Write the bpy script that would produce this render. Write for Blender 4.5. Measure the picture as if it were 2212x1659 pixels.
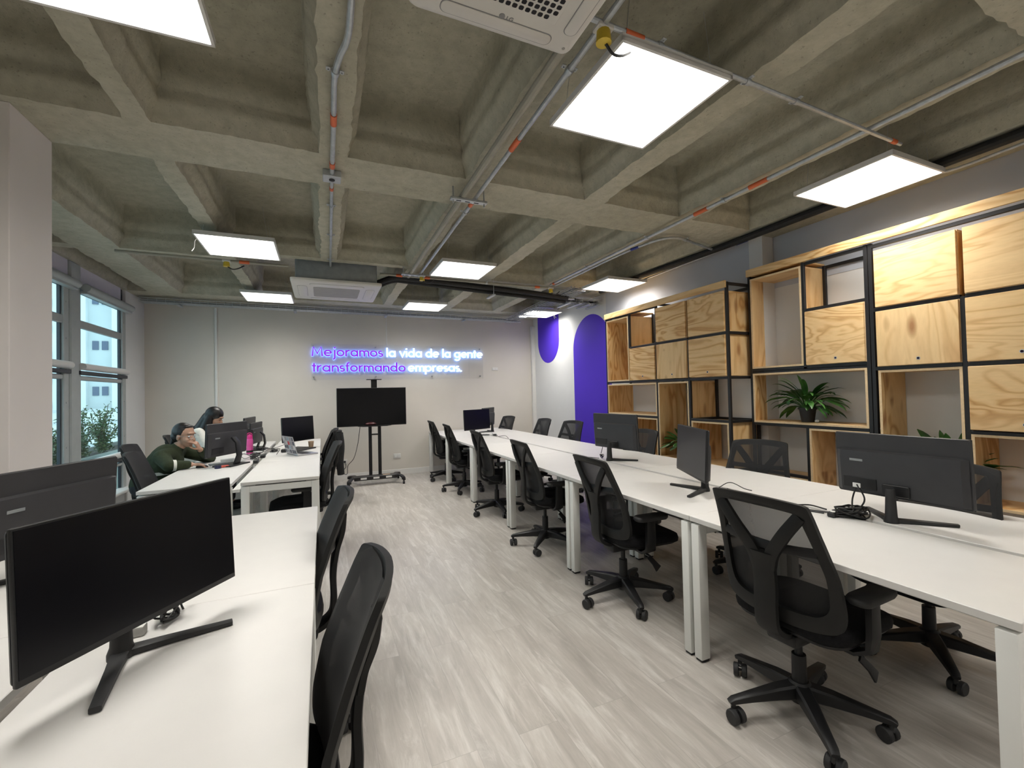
import bpy, bmesh, math, random
from mathutils import Vector, Matrix, noise
R = math.radians
PI = math.pi
for o in list(bpy.data.objects):
    bpy.data.objects.remove(o, do_unlink=True)
S = bpy.context.scene
C = S.collection

# ---------------------------------------------------------------- camera, world, exposure
def setup():
    f, yaw, pit, rol = 946.12, R(23.422), R(1.1205), R(-1.3029)
    cy, sy, cp, sp = math.cos(yaw), math.sin(yaw), math.cos(pit), math.sin(pit)
    F = Vector((sy*cp, cy*cp, sp)); r0 = Vector((cy, -sy, 0)); u0 = r0.cross(F)
    c, s = math.cos(rol), math.sin(rol)
    r = r0*c + u0*s; u = u0*c - r0*s
    cam = bpy.data.cameras.new('camera'); cam.sensor_width = 36; cam.lens = f/2212*36
    cam.clip_start = 0.05; cam.clip_end = 300
    co = bpy.data.objects.new('camera', cam); C.objects.link(co)
    m = Matrix((r, u, -F)).transposed().to_4x4(); m.translation = Vector((0, 0, 1.40))
    co.matrix_world = m; S.camera = co
    w = bpy.data.worlds.new('sky'); S.world = w; w.use_nodes = True
    bg = w.node_tree.nodes['Background']; bg.inputs[0].default_value = (0.72, 0.90, 1.0, 1); bg.inputs[1].default_value = 2.2
    S.view_settings.view_transform = 'Standard'; S.view_settings.look = 'None'
    S.view_settings.gamma = 1; S.view_settings.exposure = 0.10
    S.view_settings.use_curve_mapping = False
    S.cycles.max_bounces = 8; S.cycles.diffuse_bounces = 5; S.cycles.glossy_bounces = 3
    S.cycles.transmission_bounces = 4; S.cycles.transparent_max_bounces = 12
    S.cycles.sample_clamp_indirect = 4.0
    S.cycles.caustics_reflective = False; S.cycles.caustics_refractive = False
    S.cycles.use_denoising = True
setup()
PANEL_STRENGTH = 35.0

# ---------------------------------------------------------------- materials
def new_mat(name):
    m = bpy.data.materials.new(name); m.use_nodes = True
    nt = m.node_tree
    return m, nt, nt.nodes['Principled BSDF']
def L(nt, a, b): nt.links.new(a, b)
def N(nt, t, **kw):
    n = nt.nodes.new(t)
    for k, v in kw.items(): setattr(n, k, v)
    return n
def ramp(nt, fac, stops):
    r = N(nt, 'ShaderNodeValToRGB'); el = r.color_ramp.elements
    while len(el) < len(stops): el.new(0.5)
    for e, (p, c) in zip(el, stops):
        e.position = p; e.color = (*c, 1)
    L(nt, fac, r.inputs[0]); return r.outputs[0]
def coords(nt, scale=(1, 1, 1), rnd=False, rot=(0, 0, 0)):
    tc = N(nt, 'ShaderNodeTexCoord'); mp = N(nt, 'ShaderNodeMapping')
    mp.inputs['Scale'].default_value = scale; mp.inputs['Rotation'].default_value = rot
    src = tc.outputs['Object']
    if rnd:
        oi = N(nt, 'ShaderNodeObjectInfo'); ml = N(nt, 'ShaderNodeMath', operation='MULTIPLY'); ml.inputs[1].default_value = 37.0
        L(nt, oi.outputs['Random'], ml.inputs[0])
        ad = N(nt, 'ShaderNodeVectorMath', operation='ADD'); L(nt, src, ad.inputs[0]); L(nt, ml.outputs[0], ad.inputs[1]); src = ad.outputs[0]
    L(nt, src, mp.inputs[0]); return mp.outputs[0]
def noise_tex(nt, vec, scale, detail=4, rough=0.5, dist=0.0):
    n = N(nt, 'ShaderNodeTexNoise'); n.inputs['Scale'].default_value = scale
    n.inputs['Detail'].default_value = detail; n.inputs['Roughness'].default_value = rough
    n.inputs['Distortion'].default_value = dist; L(nt, vec, n.inputs['Vector']); return n.outputs['Fac']
def bump(nt, b, h, strength, dist=0.01):
    n = N(nt, 'ShaderNodeBump'); n.inputs['Strength'].default_value = strength; n.inputs['Distance'].default_value = dist
    L(nt, h, n.inputs['Height']); L(nt, n.outputs[0], b.inputs['Normal'])
def mix(nt, fac, a, b, mode='MIX'):
    n = N(nt, 'ShaderNodeMix', data_type='RGBA', blend_type=mode)
    if isinstance(fac, float): n.inputs[0].default_value = fac
    else: L(nt, fac, n.inputs[0])
    for i, v in ((6, a), (7, b)):
        if isinstance(v, tuple): n.inputs[i].default_value = (*v, 1)
        else: L(nt, v, n.inputs[i])
    return n.outputs[2]
def plain(name, col, rough=0.5, metal=0.0, var=0.06, vscale=12, bmp=0.0, spec=0.5, bscale=None):
    m, nt, b = new_mat(name)
    v = coords(nt)
    n = noise_tex(nt, v, vscale, 5)
    lo = tuple(c*(1-var) for c in col); hi = tuple(min(1, c*(1+var)) for c in col)
    L(nt, ramp(nt, n, [(0.3, lo), (0.7, hi)]), b.inputs['Base Color'])
    b.inputs['Roughness'].default_value = rough; b.inputs['Metallic'].default_value = metal
    b.inputs['Specular IOR Level'].default_value = spec
    if bmp: bump(nt, b, noise_tex(nt, v, bscale or vscale*12, 3), bmp, 0.004)
    return m
def emit(name, col, st):
    m = bpy.data.materials.new(name); m.use_nodes = True; nt = m.node_tree; nt.nodes.clear()
    e = N(nt, 'ShaderNodeEmission'); e.inputs[0].default_value = (*col, 1); e.inputs[1].default_value = st
    o = N(nt, 'ShaderNodeOutputMaterial'); L(nt, e.outputs[0], o.inputs[0]); return m
def concrete():
    m, nt, b = new_mat('raw concrete'); v = coords(nt)
    big = noise_tex(nt, v, 1.1, 6, 0.6); fine = noise_tex(nt, v, 14, 8, 0.65); pit = noise_tex(nt, v, 70, 3)
    c1 = ramp(nt, big, [(0.25, (0.37, 0.355, 0.275)), (0.5, (0.46, 0.44, 0.35)), (0.78, (0.54, 0.52, 0.43))])
    c2 = ramp(nt, fine, [(0.3, (0.72, 0.72, 0.72)), (0.62, (1, 1, 1))])
    c = mix(nt, 0.75, c1, c2, 'MULTIPLY')
    c3 = ramp(nt, pit, [(0.30, (0.55, 0.55, 0.55)), (0.36, (1, 1, 1))])
    L(nt, mix(nt, 0.6, c, c3, 'MULTIPLY'), b.inputs['Base Color'])
    b.inputs['Roughness'].default_value = 0.88; b.inputs['Specular IOR Level'].default_value = 0.25
    bump(nt, b, fine, 0.45, 0.02); return m
def floor_mat():
    m, nt, b = new_mat('grey oak vinyl planks')
    v = coords(nt, (1, 1, 1), rot=(0, 0, R(90)))
    br = N(nt, 'ShaderNodeTexBrick'); L(nt, v, br.inputs['Vector']); br.offset = 0.37
    br.inputs['Scale'].default_value = 1.0; br.inputs['Brick Width'].default_value = 1.22; br.inputs['Row Height'].default_value = 0.18
    br.inputs['Mortar Size'].default_value = 0.0012; br.inputs['Mortar Smooth'].default_value = 0.3
    br.inputs['Color1'].default_value = (0.0, 0, 0, 1); br.inputs['Color2'].default_value = (1, 1, 1, 1); br.inputs['Mortar'].default_value = (0.4, 0.4, 0.4, 1)
    # shift the grain of every plank by its own tone
    tc = N(nt, 'ShaderNodeTexCoord'); sc = N(nt, 'ShaderNodeVectorMath', operation='SCALE'); sc.inputs['Scale'].default_value = 9.0
    L(nt, br.outputs['Color'], sc.inputs[0])
    ad = N(nt, 'ShaderNodeVectorMath', operation='ADD'); L(nt, tc.outputs['Object'], ad.inputs[0]); L(nt, sc.outputs[0], ad.inputs[1])
    mp = N(nt, 'ShaderNodeMapping'); mp.inputs['Scale'].default_value = (1.0, 0.13, 1.0); L(nt, ad.outputs[0], mp.inputs[0])
    g1 = noise_tex(nt, mp.outputs[0], 14, 8, 0.62, 0.6); g2 = noise_tex(nt, mp.outputs[0], 75, 4, 0.6)
    mp2 = N(nt, 'ShaderNodeMapping'); mp2.inputs['Scale'].default_value = (1.0, 0.13, 1.0); L(nt, ad.outputs[0], mp2.inputs[0])
    g3 = noise_tex(nt, mp2.outputs[0], 16, 6, 0.7, 0.9)
    base = ramp(nt, g1, [(0.20, (0.335, 0.308, 0.280)), (0.42, (0.420, 0.390, 0.357)), (0.58, (0.490, 0.460, 0.424)), (0.76, (0.66, 0.63, 0.59))])
    light = ramp(nt, g3, [(0.50, (0, 0, 0)), (0.70, (0.62, 0.62, 0.62))])
    c = mix(nt, light, base, (0.70, 0.68, 0.645))
    c = mix(nt, 0.35, c, ramp(nt, g2, [(0.3, (0.8, 0.79, 0.78)), (0.6, (1, 1, 1))]), 'MULTIPLY')
    tone = ramp(nt, br.outputs['Color'], [(0.0, (0.93, 0.93, 0.93)), (0.5, (0.97, 0.965, 0.96)), (1, (1.0, 1.0, 1.0))])
    c = mix(nt, 1.0, c, tone, 'MULTIPLY')
    c = mix(nt, br.outputs['Fac'], c, (0.34, 0.315, 0.29))
    L(nt, c, b.inputs['Base Color'])
    L(nt, ramp(nt, g1, [(0.2, (0.28,)*3), (0.8, (0.40,)*3)]), b.inputs['Roughness'])
    bump(nt, b, g2, 0.06, 0.003); return m
def plywood(name, vertical=False, knots=False, seed=0.0, tint=1.0):
    m, nt, b = new_mat(name)
    sc = (1.0, 1.0, 0.22) if vertical else (0.30, 0.30, 1.5)
    v = coords(nt, sc, rnd=True)
    n0 = noise_tex(nt, v, 2.1, 3, 0.5, 1.1)
    ml = N(nt, 'ShaderNodeMath', operation='MULTIPLY'); ml.inputs[1].default_value = 22 if not vertical else 26; L(nt, n0, ml.inputs[0])
    fr = N(nt, 'ShaderNodeMath', operation='PINGPONG'); fr.inputs[1].default_value = 1.0; L(nt, ml.outputs[0], fr.inputs[0])
    t = tint
    c = ramp(nt, fr.outputs[0], [(0.0, (0.80*t, 0.56*t, 0.28*t)), (0.5, (0.76*t, 0.51*t, 0.24*t)), (0.78, (0.62*t, 0.355*t, 0.135*t)), (1.0, (0.52*t, 0.27*t, 0.09*t))])
    n1 = noise_tex(nt, v, 1.3, 2)
    c = mix(nt, ramp(nt, n1, [(0.40, (0, 0, 0)), (0.62, (0.8, 0.8, 0.8))]), c, (0.80*t, 0.575*t, 0.31*t))
    f = noise_tex(nt, v, 60, 3)
    c = mix(nt, 0.4, c, ramp(nt, f, [(0.3, (0.86, 0.84, 0.8)), (0.6, (1, 1, 1))]), 'MULTIPLY')
    if knots:
        kv = coords(nt, (1, 9.0, 3.2), rnd=True)
        vo = N(nt, 'ShaderNodeTexVoronoi'); vo.inputs['Scale'].default_value = 1.0; vo.inputs['Randomness'].default_value = 0.8; L(nt, kv, vo.inputs['Vector'])
        kv2 = coords(nt, (9, 9.0, 3.2), rnd=True); L(nt, kv2, vo.inputs['Vector'])
        k = ramp(nt, vo.outputs['Distance'], [(0.08, (0.85, 0.85, 0.85)), (0.22, (0.40, 0.40, 0.40)), (0.31, (0, 0, 0))])
        gate = ramp(nt, noise_tex(nt, coords(nt, (0.5, 0.5, 1.6), rnd=True), 2.6, 1), [(0.47, (0, 0, 0)), (0.52, (1, 1, 1))])
        k = mix(nt, 1.0, k, gate, 'MULTIPLY')
        c = mix(nt, k, c, (0.30*t, 0.12*t, 0.035*t))
        dk = noise_tex(nt, coords(nt, (5, 5, 0.05), rnd=True), 1.0, 2)
        c = mix(nt, ramp(nt, dk, [(0.60, (0, 0, 0)), (0.68, (0.45, 0.45, 0.45))]), c, (0.50*t, 0.28*t, 0.09*t))
    L(nt, c, b.inputs['Base Color']); b.inputs['Roughness'].default_value = 0.5
    return m
def mesh_fabric(name, col, alpha):
    m, nt, b = new_mat(name)
    v = coords(nt)
    L(nt, ramp(nt, noise_tex(nt, v, 400, 2), [(0.3, tuple(c*0.7 for c in col)), (0.7, tuple(c*1.3 for c in col))]), b.inputs['Base Color'])
    b.inputs['Roughness'].default_value = 0.75
    lw = N(nt, 'ShaderNodeLayerWeight'); lw.inputs['Blend'].default_value = 0.5   # threads close up when the weave is seen edge-on
    L(nt, ramp(nt, lw.outputs['Facing'], [(0.25, (alpha,)*3), (0.75, (0.99,)*3)]), b.inputs['Alpha']); return m
def glass_mat(name, tint=(0.86, 0.96, 0.97), refl=0.07):
    m = bpy.data.materials.new(name); m.use_nodes = True; nt = m.node_tree; nt.nodes.clear()
    t = N(nt, 'ShaderNodeBsdfTransparent'); t.inputs[0].default_value = (*tint, 1)
    g = N(nt, 'ShaderNodeBsdfGlossy'); g.inputs['Roughness'].default_value = 0.02
    mx = N(nt, 'ShaderNodeMixShader'); mx.inputs[0].default_value = refl; L(nt, t.outputs[0], mx.inputs[1]); L(nt, g.outputs[0], mx.inputs[2])
    o = N(nt, 'ShaderNodeOutputMaterial'); L(nt, mx.outputs[0], o.inputs[0]); return m
def wall_paint(name, col):
    m, nt, b = new_mat(name); v = coords(nt)
    n = noise_tex(nt, v, 1.6, 4); f = noise_tex(nt, v, 160, 2)
    L(nt, ramp(nt, n, [(0.3, tuple(c*0.965 for c in col)), (0.7, tuple(min(1, c*1.03) for c in col))]), b.inputs['Base Color'])
    b.inputs['Roughness'].default_value = 0.62; b.inputs['Specular IOR Level'].default_value = 0.3
    bump(nt, b, f, 0.08, 0.002); return m
def foliage(name, a, b_, c):
    m, nt, b = new_mat(name); v = coords(nt)
    n = noise_tex(nt, v, 9, 4)
    L(nt, ramp(nt, n, [(0.3, a), (0.5, b_), (0.7, c)]), b.inputs['Base Color']); b.inputs['Roughness'].default_value = 0.42
    return m

M = {}
M['concrete'] = concrete(); M['floor'] = floor_mat()
M['wall'] = wall_paint('warm grey wall paint', (0.66, 0.62, 0.565))
M['wall_white'] = wall_paint('white wall paint', (0.74, 0.74, 0.74))
M['wall_grey'] = wall_paint('dark grey wall paint', (0.52, 0.55, 0.62))
M['trim'] = plain('white trim paint', (0.74, 0.73, 0.71), 0.45, var=0.02)
M['column'] = wall_paint('column paint', (0.76, 0.72, 0.70))
M['purple'] = wall_paint('violet wall paint', (0.078, 0.030, 0.56))
M['desk'] = plain('white laminate', (0.70, 0.685, 0.665), 0.34, var=0.012, bmp=0.03, bscale=500)
M['desk_metal'] = plain('white powder coat', (0.78, 0.785, 0.76), 0.42, var=0.015)
M['black'] = plain('black plastic', (0.009, 0.009, 0.010), 0.45, var=0.2, spec=0.4)
M['black_soft'] = plain('matt black plastic', (0.017, 0.017, 0.018), 0.6, var=0.2, bmp=0.05, bscale=300)
M['frame_black'] = plain('chair frame plastic', (0.010, 0.010, 0.010), 0.55, var=0.15, spec=0.35)
M['fabric'] = plain('black seat fabric', (0.008, 0.008, 0.009), 0.95, var=0.4, vscale=90, bmp=0.3, bscale=600, spec=0.2)
M['mesh'] = mesh_fabric('black chair mesh', (0.009, 0.009, 0.010), 0.84)
M['steel_black'] = plain('black painted steel', (0.010, 0.009, 0.010), 0.45, var=0.2)
M['ply'] = plywood('pine plywood face'); M['ply_v'] = plywood('pine plywood upright', True, True, tint=0.96)
M['ply_board'] = plywood('pine plywood fascia', tint=0.98)
M['ply_edge'] = plain('plywood edge', (0.74, 0.56, 0.34), 0.6, var=0.08, vscale=60)
M['screen'] = plain('dark screen glass', (0.003, 0.003, 0.004), 0.22, var=0.05, spec=0.3)
M['screen_matt'] = plain('matt screen', (0.004, 0.004, 0.006), 0.30, var=0.05, spec=0.3)
M['monitor_back'] = plain('charcoal monitor back', (0.028, 0.028, 0.031), 0.5, var=0.08, bmp=0.04, bscale=400)
M['silver'] = plain('brushed aluminium', (0.50, 0.50, 0.52), 0.32, 0.9, var=0.05)
M['chrome'] = plain('chrome', (0.70, 0.70, 0.71), 0.38, 1.0, var=0.02)
M['galv'] = plain('galvanised steel', (0.50, 0.53, 0.56), 0.36, 0.6, var=0.12, vscale=30)
M['galv_dull'] = plain('dull galvanised sheet', (0.26, 0.28, 0.29), 0.55, 0.3, var=0.1, vscale=18)
M['pipe_grey'] = plain('painted pipe', (0.30, 0.285, 0.235), 0.55, var=0.08)
M['orange'] = plain('orange sleeve', (0.62, 0.13, 0.04), 0.5)
M['blue'] = plain('blue sleeve', (0.015, 0.03, 0.22), 0.5)
M['navy'] = plain('navy tin', (0.01, 0.012, 0.05), 0.4)
M['red'] = plain('dark orange red plastic', (0.50, 0.06, 0.03), 0.5)
M['yellow'] = plain('yellow connector', (0.62, 0.45, 0.04), 0.45)
M['insul'] = plain('black pipe insulation', (0.012, 0.012, 0.012), 0.75, var=0.3, vscale=30, bmp=0.2)
M['ac'] = plain('off white appliance plastic', (0.66, 0.64, 0.60), 0.4, var=0.015)
M['ac_grille'] = plain('grey intake grille', (0.30, 0.29, 0.27), 0.6, var=0.05)
M['grey_mark'] = plain('grey print', (0.22, 0.22, 0.22), 0.5)
M['dark'] = plain('dark void', (0.006, 0.005, 0.008), 0.8)
M['panel'] = emit('light panel diffuser', (1.0, 0.965, 0.90), PANEL_STRENGTH)
def panel_falloff(nt):                     # prismatic diffusers send most of their light straight down
    e = [n for n in nt.nodes if n.type == 'EMISSION'][0]; ge = N(nt, 'ShaderNodeNewGeometry')
    d = N(nt, 'ShaderNodeVectorMath', operation='DOT_PRODUCT'); L(nt, ge.outputs['Normal'], d.inputs[0]); L(nt, ge.outputs['Incoming'], d.inputs[1])
    a = N(nt, 'ShaderNodeMath', operation='ABSOLUTE'); L(nt, d.outputs['Value'], a.inputs[0])
    p = N(nt, 'ShaderNodeMath', operation='POWER'); p.inputs[1].default_value = 1.5; L(nt, a.outputs[0], p.inputs[0])
    m = N(nt, 'ShaderNodeMath', operation='MULTIPLY'); m.inputs[1].default_value = PANEL_STRENGTH; L(nt, p.outputs[0], m.inputs[0]); L(nt, m.outputs[0], e.inputs[1])
panel_falloff(M['panel'].node_tree)
M['panel_frame'] = plain('panel frame', (0.75, 0.74, 0.72), 0.4, var=0.02)
M['glass'] = glass_mat('window glass'); M['acrylic'] = glass_mat('clear acrylic', (0.985, 0.99, 0.995), 0.03)
M['win_frame'] = plain('painted window frame', (0.40, 0.43, 0.43), 0.42, var=0.04)
M['win_dark'] = plain('dark gasket and void fill', (0.035, 0.04, 0.05), 0.5)
M['blind'] = plain('grey blind cloth', (0.62, 0.60, 0.68), 0.8, var=0.02)
M['facade'] = plain('white facade render', (0.74, 0.76, 0.76), 0.8, var=0.04, vscale=0.6)
M['facade_b'] = plain('pale facade render', (0.60, 0.64, 0.64), 0.8, var=0.05, vscale=0.6)
M['facade_win'] = plain('dark facade window', (0.10, 0.13, 0.20), 0.2)
M['planter'] = plain('grey planter render', (0.22, 0.235, 0.21), 0.85, var=0.1)
M['soil'] = plain('soil', (0.03, 0.022, 0.015), 0.95, var=0.4, vscale=40)
M['leaf'] = foliage('glossy green leaf', (0.014, 0.055, 0.012), (0.03, 0.11, 0.018), (0.07, 0.20, 0.04))
M['bush'] = foliage('shrub leaf', (0.03, 0.07, 0.025), (0.055, 0.12, 0.035), (0.17, 0.20, 0.05))
M['twig'] = plain('brown twig', (0.07, 0.045, 0.03), 0.8)
M['socket'] = plain('white socket plastic', (0.70, 0.69, 0.66), 0.4, var=0.02)
M['cable'] = plain('black cable rubber', (0.010, 0.010, 0.011), 0.5)
M['white_cable'] = plain('white cable', (0.62, 0.60, 0.56), 0.5)
M['paper'] = plain('white label paper', (0.75, 0.75, 0.73), 0.6)
M['skin'] = plain('skin', (0.44, 0.255, 0.175), 0.55, var=0.06, vscale=20)
M['hair'] = plain('black hair', (0.008, 0.006, 0.006), 0.35, var=0.4, vscale=60, bmp=0.3, bscale=300)
M['lips'] = plain('lips', (0.33, 0.10, 0.08), 0.5)
M['green_knit'] = plain('dark green knit', (0.022, 0.032, 0.012), 0.9, var=0.2, vscale=60, bmp=0.25, bscale=400)
M['white_knit'] = plain('white knit', (0.74, 0.74, 0.68), 0.85, var=0.05, vscale=40, bmp=0.3, bscale=300)
M['trousers'] = plain('dark trousers', (0.012, 0.013, 0.018), 0.85, var=0.2)
M['pink'] = plain('pink bottle plastic', (0.72, 0.10, 0.36), 0.3, var=0.05)
M['pink_dark'] = plain('magenta bottle cap', (0.62, 0.02, 0.22), 0.35)
M['kraft'] = plain('paper cup', (0.52, 0.36, 0.24), 0.7)
M['black_cloth'] = plain('black jacket cloth', (0.010, 0.010, 0.011), 0.9, var=0.3, vscale=30, bmp=0.3, bscale=200)
M['hole'] = plain('dark lock core', (0.02, 0.01, 0.02), 0.9, spec=0.1)
M['sign_purple'] = emit('violet lit letter', (0.30, 0.035, 0.78), 1.0)
M['sign_white'] = emit('white lit letter', (0.80, 0.97, 1.0), 1.7)
M['sign_glow'] = emit('blue led back light', (0.14, 0.32, 1.0), 5.5)

# ---------------------------------------------------------------- geometry helpers
class G:
    def __init__(s, M4=None): s.bm = bmesh.new(); s.T = M4 or Matrix.Identity(4)
    def v(s, p): return s.bm.verts.new(s.T @ Vector(p))
    def f(s, vs):
        try: return s.bm.faces.new(vs)
        except ValueError: return None
    def box(s, c, d, bev=0.0, seg=1, rot=None):
        t = bmesh.new(); bmesh.ops.create_cube(t, size=1.0)
        bmesh.ops.scale(t, vec=Vector(d), verts=t.verts)
        if bev: bmesh.ops.bevel(t, geom=list(t.edges), offset=min(bev, min(d)*0.49), segments=seg, affect='EDGES', profile=0.5)
        m = Matrix.Translation(Vector(c))
        if rot is not None: m = m @ rot
        s.merge(t, s.T @ m); return s
    def bx(s, x0, x1, y0, y1, z0, z1, bev=0.0, seg=1):
        return s.box(((x0+x1)/2, (y0+y1)/2, (z0+z1)/2), (abs(x1-x0), abs(y1-y0), abs(z1-z0)), bev, seg)
    def merge(s, t, m):
        mp = {v: s.bm.verts.new(m @ v.co) for v in t.verts}
        for f in t.faces:
            try: s.bm.faces.new([mp[v] for v in f.verts])
            except ValueError: pass
        t.free()
    def rings(s, rings, closed=True, cap0=True, cap1=True):
        vs = [[s.v(p) for p in r] for r in rings]; n = len(vs[0])
        for a, b in zip(vs, vs[1:]):
            for i in range(n if closed else n-1):
                j = (i+1) % n; s.f([a[i], a[j], b[j], b[i]])
        if cap0 and closed: s.f(list(reversed(vs[0])))
        if cap1 and closed: s.f(vs[-1])
        return s
    def cyl(s, p0, p1, r0, r1=None, seg=14):
        r1 = r0 if r1 is None else r1
        p0, p1 = Vector(p0), Vector(p1); d = (p1-p0).normalized()
        a = d.orthogonal().normalized(); b = d.cross(a)
        rg = [[p+(a*math.cos(t)+b*math.sin(t))*r for t in [2*PI*i/seg for i in range(seg)]] for p, r in ((p0, r0), (p1, r1))]
        return s.rings(rg)
    def tube(s, pts, r, seg=8, rs=None):
        pts = [Vector(p) for p in pts]; rg = []; a = None
        for i, p in enumerate(pts):
            d = (pts[min(i+1, len(pts)-1)]-pts[max(i-1, 0)])
            if d.length < 1e-9: d = Vector((0, 0, 1))
            d.normalize()
            a = d.orthogonal().normalized() if a is None else (a-d*a.dot(d)).normalized()
            b = d.cross(a); rr = rs[i] if rs else r
            rg.append([p+(a*math.cos(2*PI*k/seg)+b*math.sin(2*PI*k/seg))*rr for k in range(seg)])
        return s.rings(rg)
    def sweep(s, pts, w, t, side):           # rectangular section along a path; side = width direction
        pts = [Vector(p) for p in pts]; rg = []; n = len(pts)
        for i, p in enumerate(pts):
            d = (pts[min(i+1, n-1)]-pts[max(i-1, 0)]).normalized()
            sd = Vector(side); sd = (sd-d*sd.dot(d)).normalized(); up = d.cross(sd)
            ww = (w[i] if isinstance(w, (list, tuple)) else w)/2; tt = (t[i] if isinstance(t, (list, tuple)) else t)/2
            k = 0.72
            rg.append([p+sd*ww*x+up*tt*y for x, y in ((-1, -k), (-k, -1), (k, -1), (1, -k), (1, k), (k, 1), (-k, 1), (-1, k))])
        return s.rings(rg)
    def lathe(s, prof, c=(0, 0, 0), seg=20, axis='Z'):
        c = Vector(c); rg = []
        for r, z in prof:
            ring = []
            for i in range(seg):
                t = 2*PI*i/seg; x, y = r*math.cos(t), r*math.sin(t)
                p = {'Z': (x, y, z), 'X': (z, x, y), 'Y': (x, z, -y)}[axis]
                ring.append(c+Vector(p))
            rg.append(ring)
        return s.rings(rg)
    def sph(s, c, r, seg=16, ring=10, rot=None):
        r = (r, r, r) if not isinstance(r, (tuple, list)) else r; rg = []
        for j in range(ring+1):
            ph = PI*(j/ring); ph = min(max(ph, 0.03), PI-0.03)
            rr = []
            for i in range(seg):
                t = 2*PI*i/seg
                p = Vector((r[0]*math.sin(ph)*math.cos(t), r[1]*math.sin(ph)*math.sin(t), -r[2]*math.cos(ph)))
                if rot is not None: p = rot @ p
                rr.append(Vector(c)+p)
            rg.append(rr)
        return s.rings(rg)
    def cap(s, a, ra, b, rb, seg=14):         # capsule with two radii
        s.sph(a, ra, seg, 8); s.sph(b, rb, seg, 8); return s.cyl(a, b, ra*0.995, rb*0.995, seg)
    def prism(s, outline, fn0, fn1):          # outline list of 2d, two placement functions
        return s.rings([[fn0(*p) for p in outline], [fn1(*p) for p in outline]])
    def build(s, name, mat, parent=None, smooth=0.6, mats=None):
        bmesh.ops.recalc_face_normals(s.bm, faces=list(s.bm.faces))
        for f in s.bm.faces: f.smooth = smooth > 0
        if smooth > 0:
            for e in s.bm.edges:
                if len(e.link_faces) == 2 and e.calc_face_angle(0) > smooth: e.smooth = False
        me = bpy.data.meshes.new(name); s.bm.to_mesh(me); s.bm.free()
        o = bpy.data.objects.new(name, me)
        for m_ in (mats or [mat]): me.materials.append(m_ if not isinstance(m_, str) else M[m_])
        C.objects.link(o)
        if parent is not None: o.parent = parent
        return o
def tag(o, label, cat, group=None, kind=None):
    o['label'] = label; o['category'] = cat
    if group: o['group'] = group
    if kind: o['kind'] = kind
    return o
def thing(name, label, cat, loc=(0, 0, 0), rz=0.0, group=None):
    o = bpy.data.objects.new(name, None); C.objects.link(o); o.empty_display_size = 0.1
    o.location = loc; o.rotation_euler = (0, 0, rz); return tag(o, label, cat, group)
def struct(o):
    o['kind'] = 'structure'; return o
def dup(root, label, loc=None, rz=None, group=None, rot=None):
    r = root.copy(); C.objects.link(r); r['label'] = label
    if loc is not None: r.location = loc
    if rz is not None: r.rotation_euler = (0, 0, rz)
    if group: r['group'] = group
    for ch in list(root.children):
        c = ch.copy(); C.objects.link(c); c.parent = r
        for g in list(ch.children):
            d = g.copy(); C.objects.link(d); d.parent = c
    return r
def smooth_path(pts, n=6):                     # Catmull-Rom
    P = [Vector(p) for p in pts]; P = [P[0]*2-P[1]]+P+[P[-1]*2-P[-2]]; out = []
    for i in range(1, len(P)-2):
        for k in range(n):
            t = k/n; a, b, c, d = P[i-1:i+3]
            out.append(0.5*((2*b)+(c-a)*t+(2*a-5*b+4*c-d)*t*t+(3*b-a-3*c+d)*t**3))
    out.append(P[-2]); return out
def rrect(w, h, r, n=4, cx=0, cy=0):           # rounded rectangle outline
    o = []
    for sx, sy, a0 in ((1, 1, 0), (-1, 1, 90), (-1, -1, 180), (1, -1, 270)):
        for k in range(n+1):
            a = R(a0+90*k/n); o.append((cx+sx*(w/2-r)+r*math.cos(a), cy+sy*(h/2-r)+r*math.sin(a)))
    return o

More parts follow.
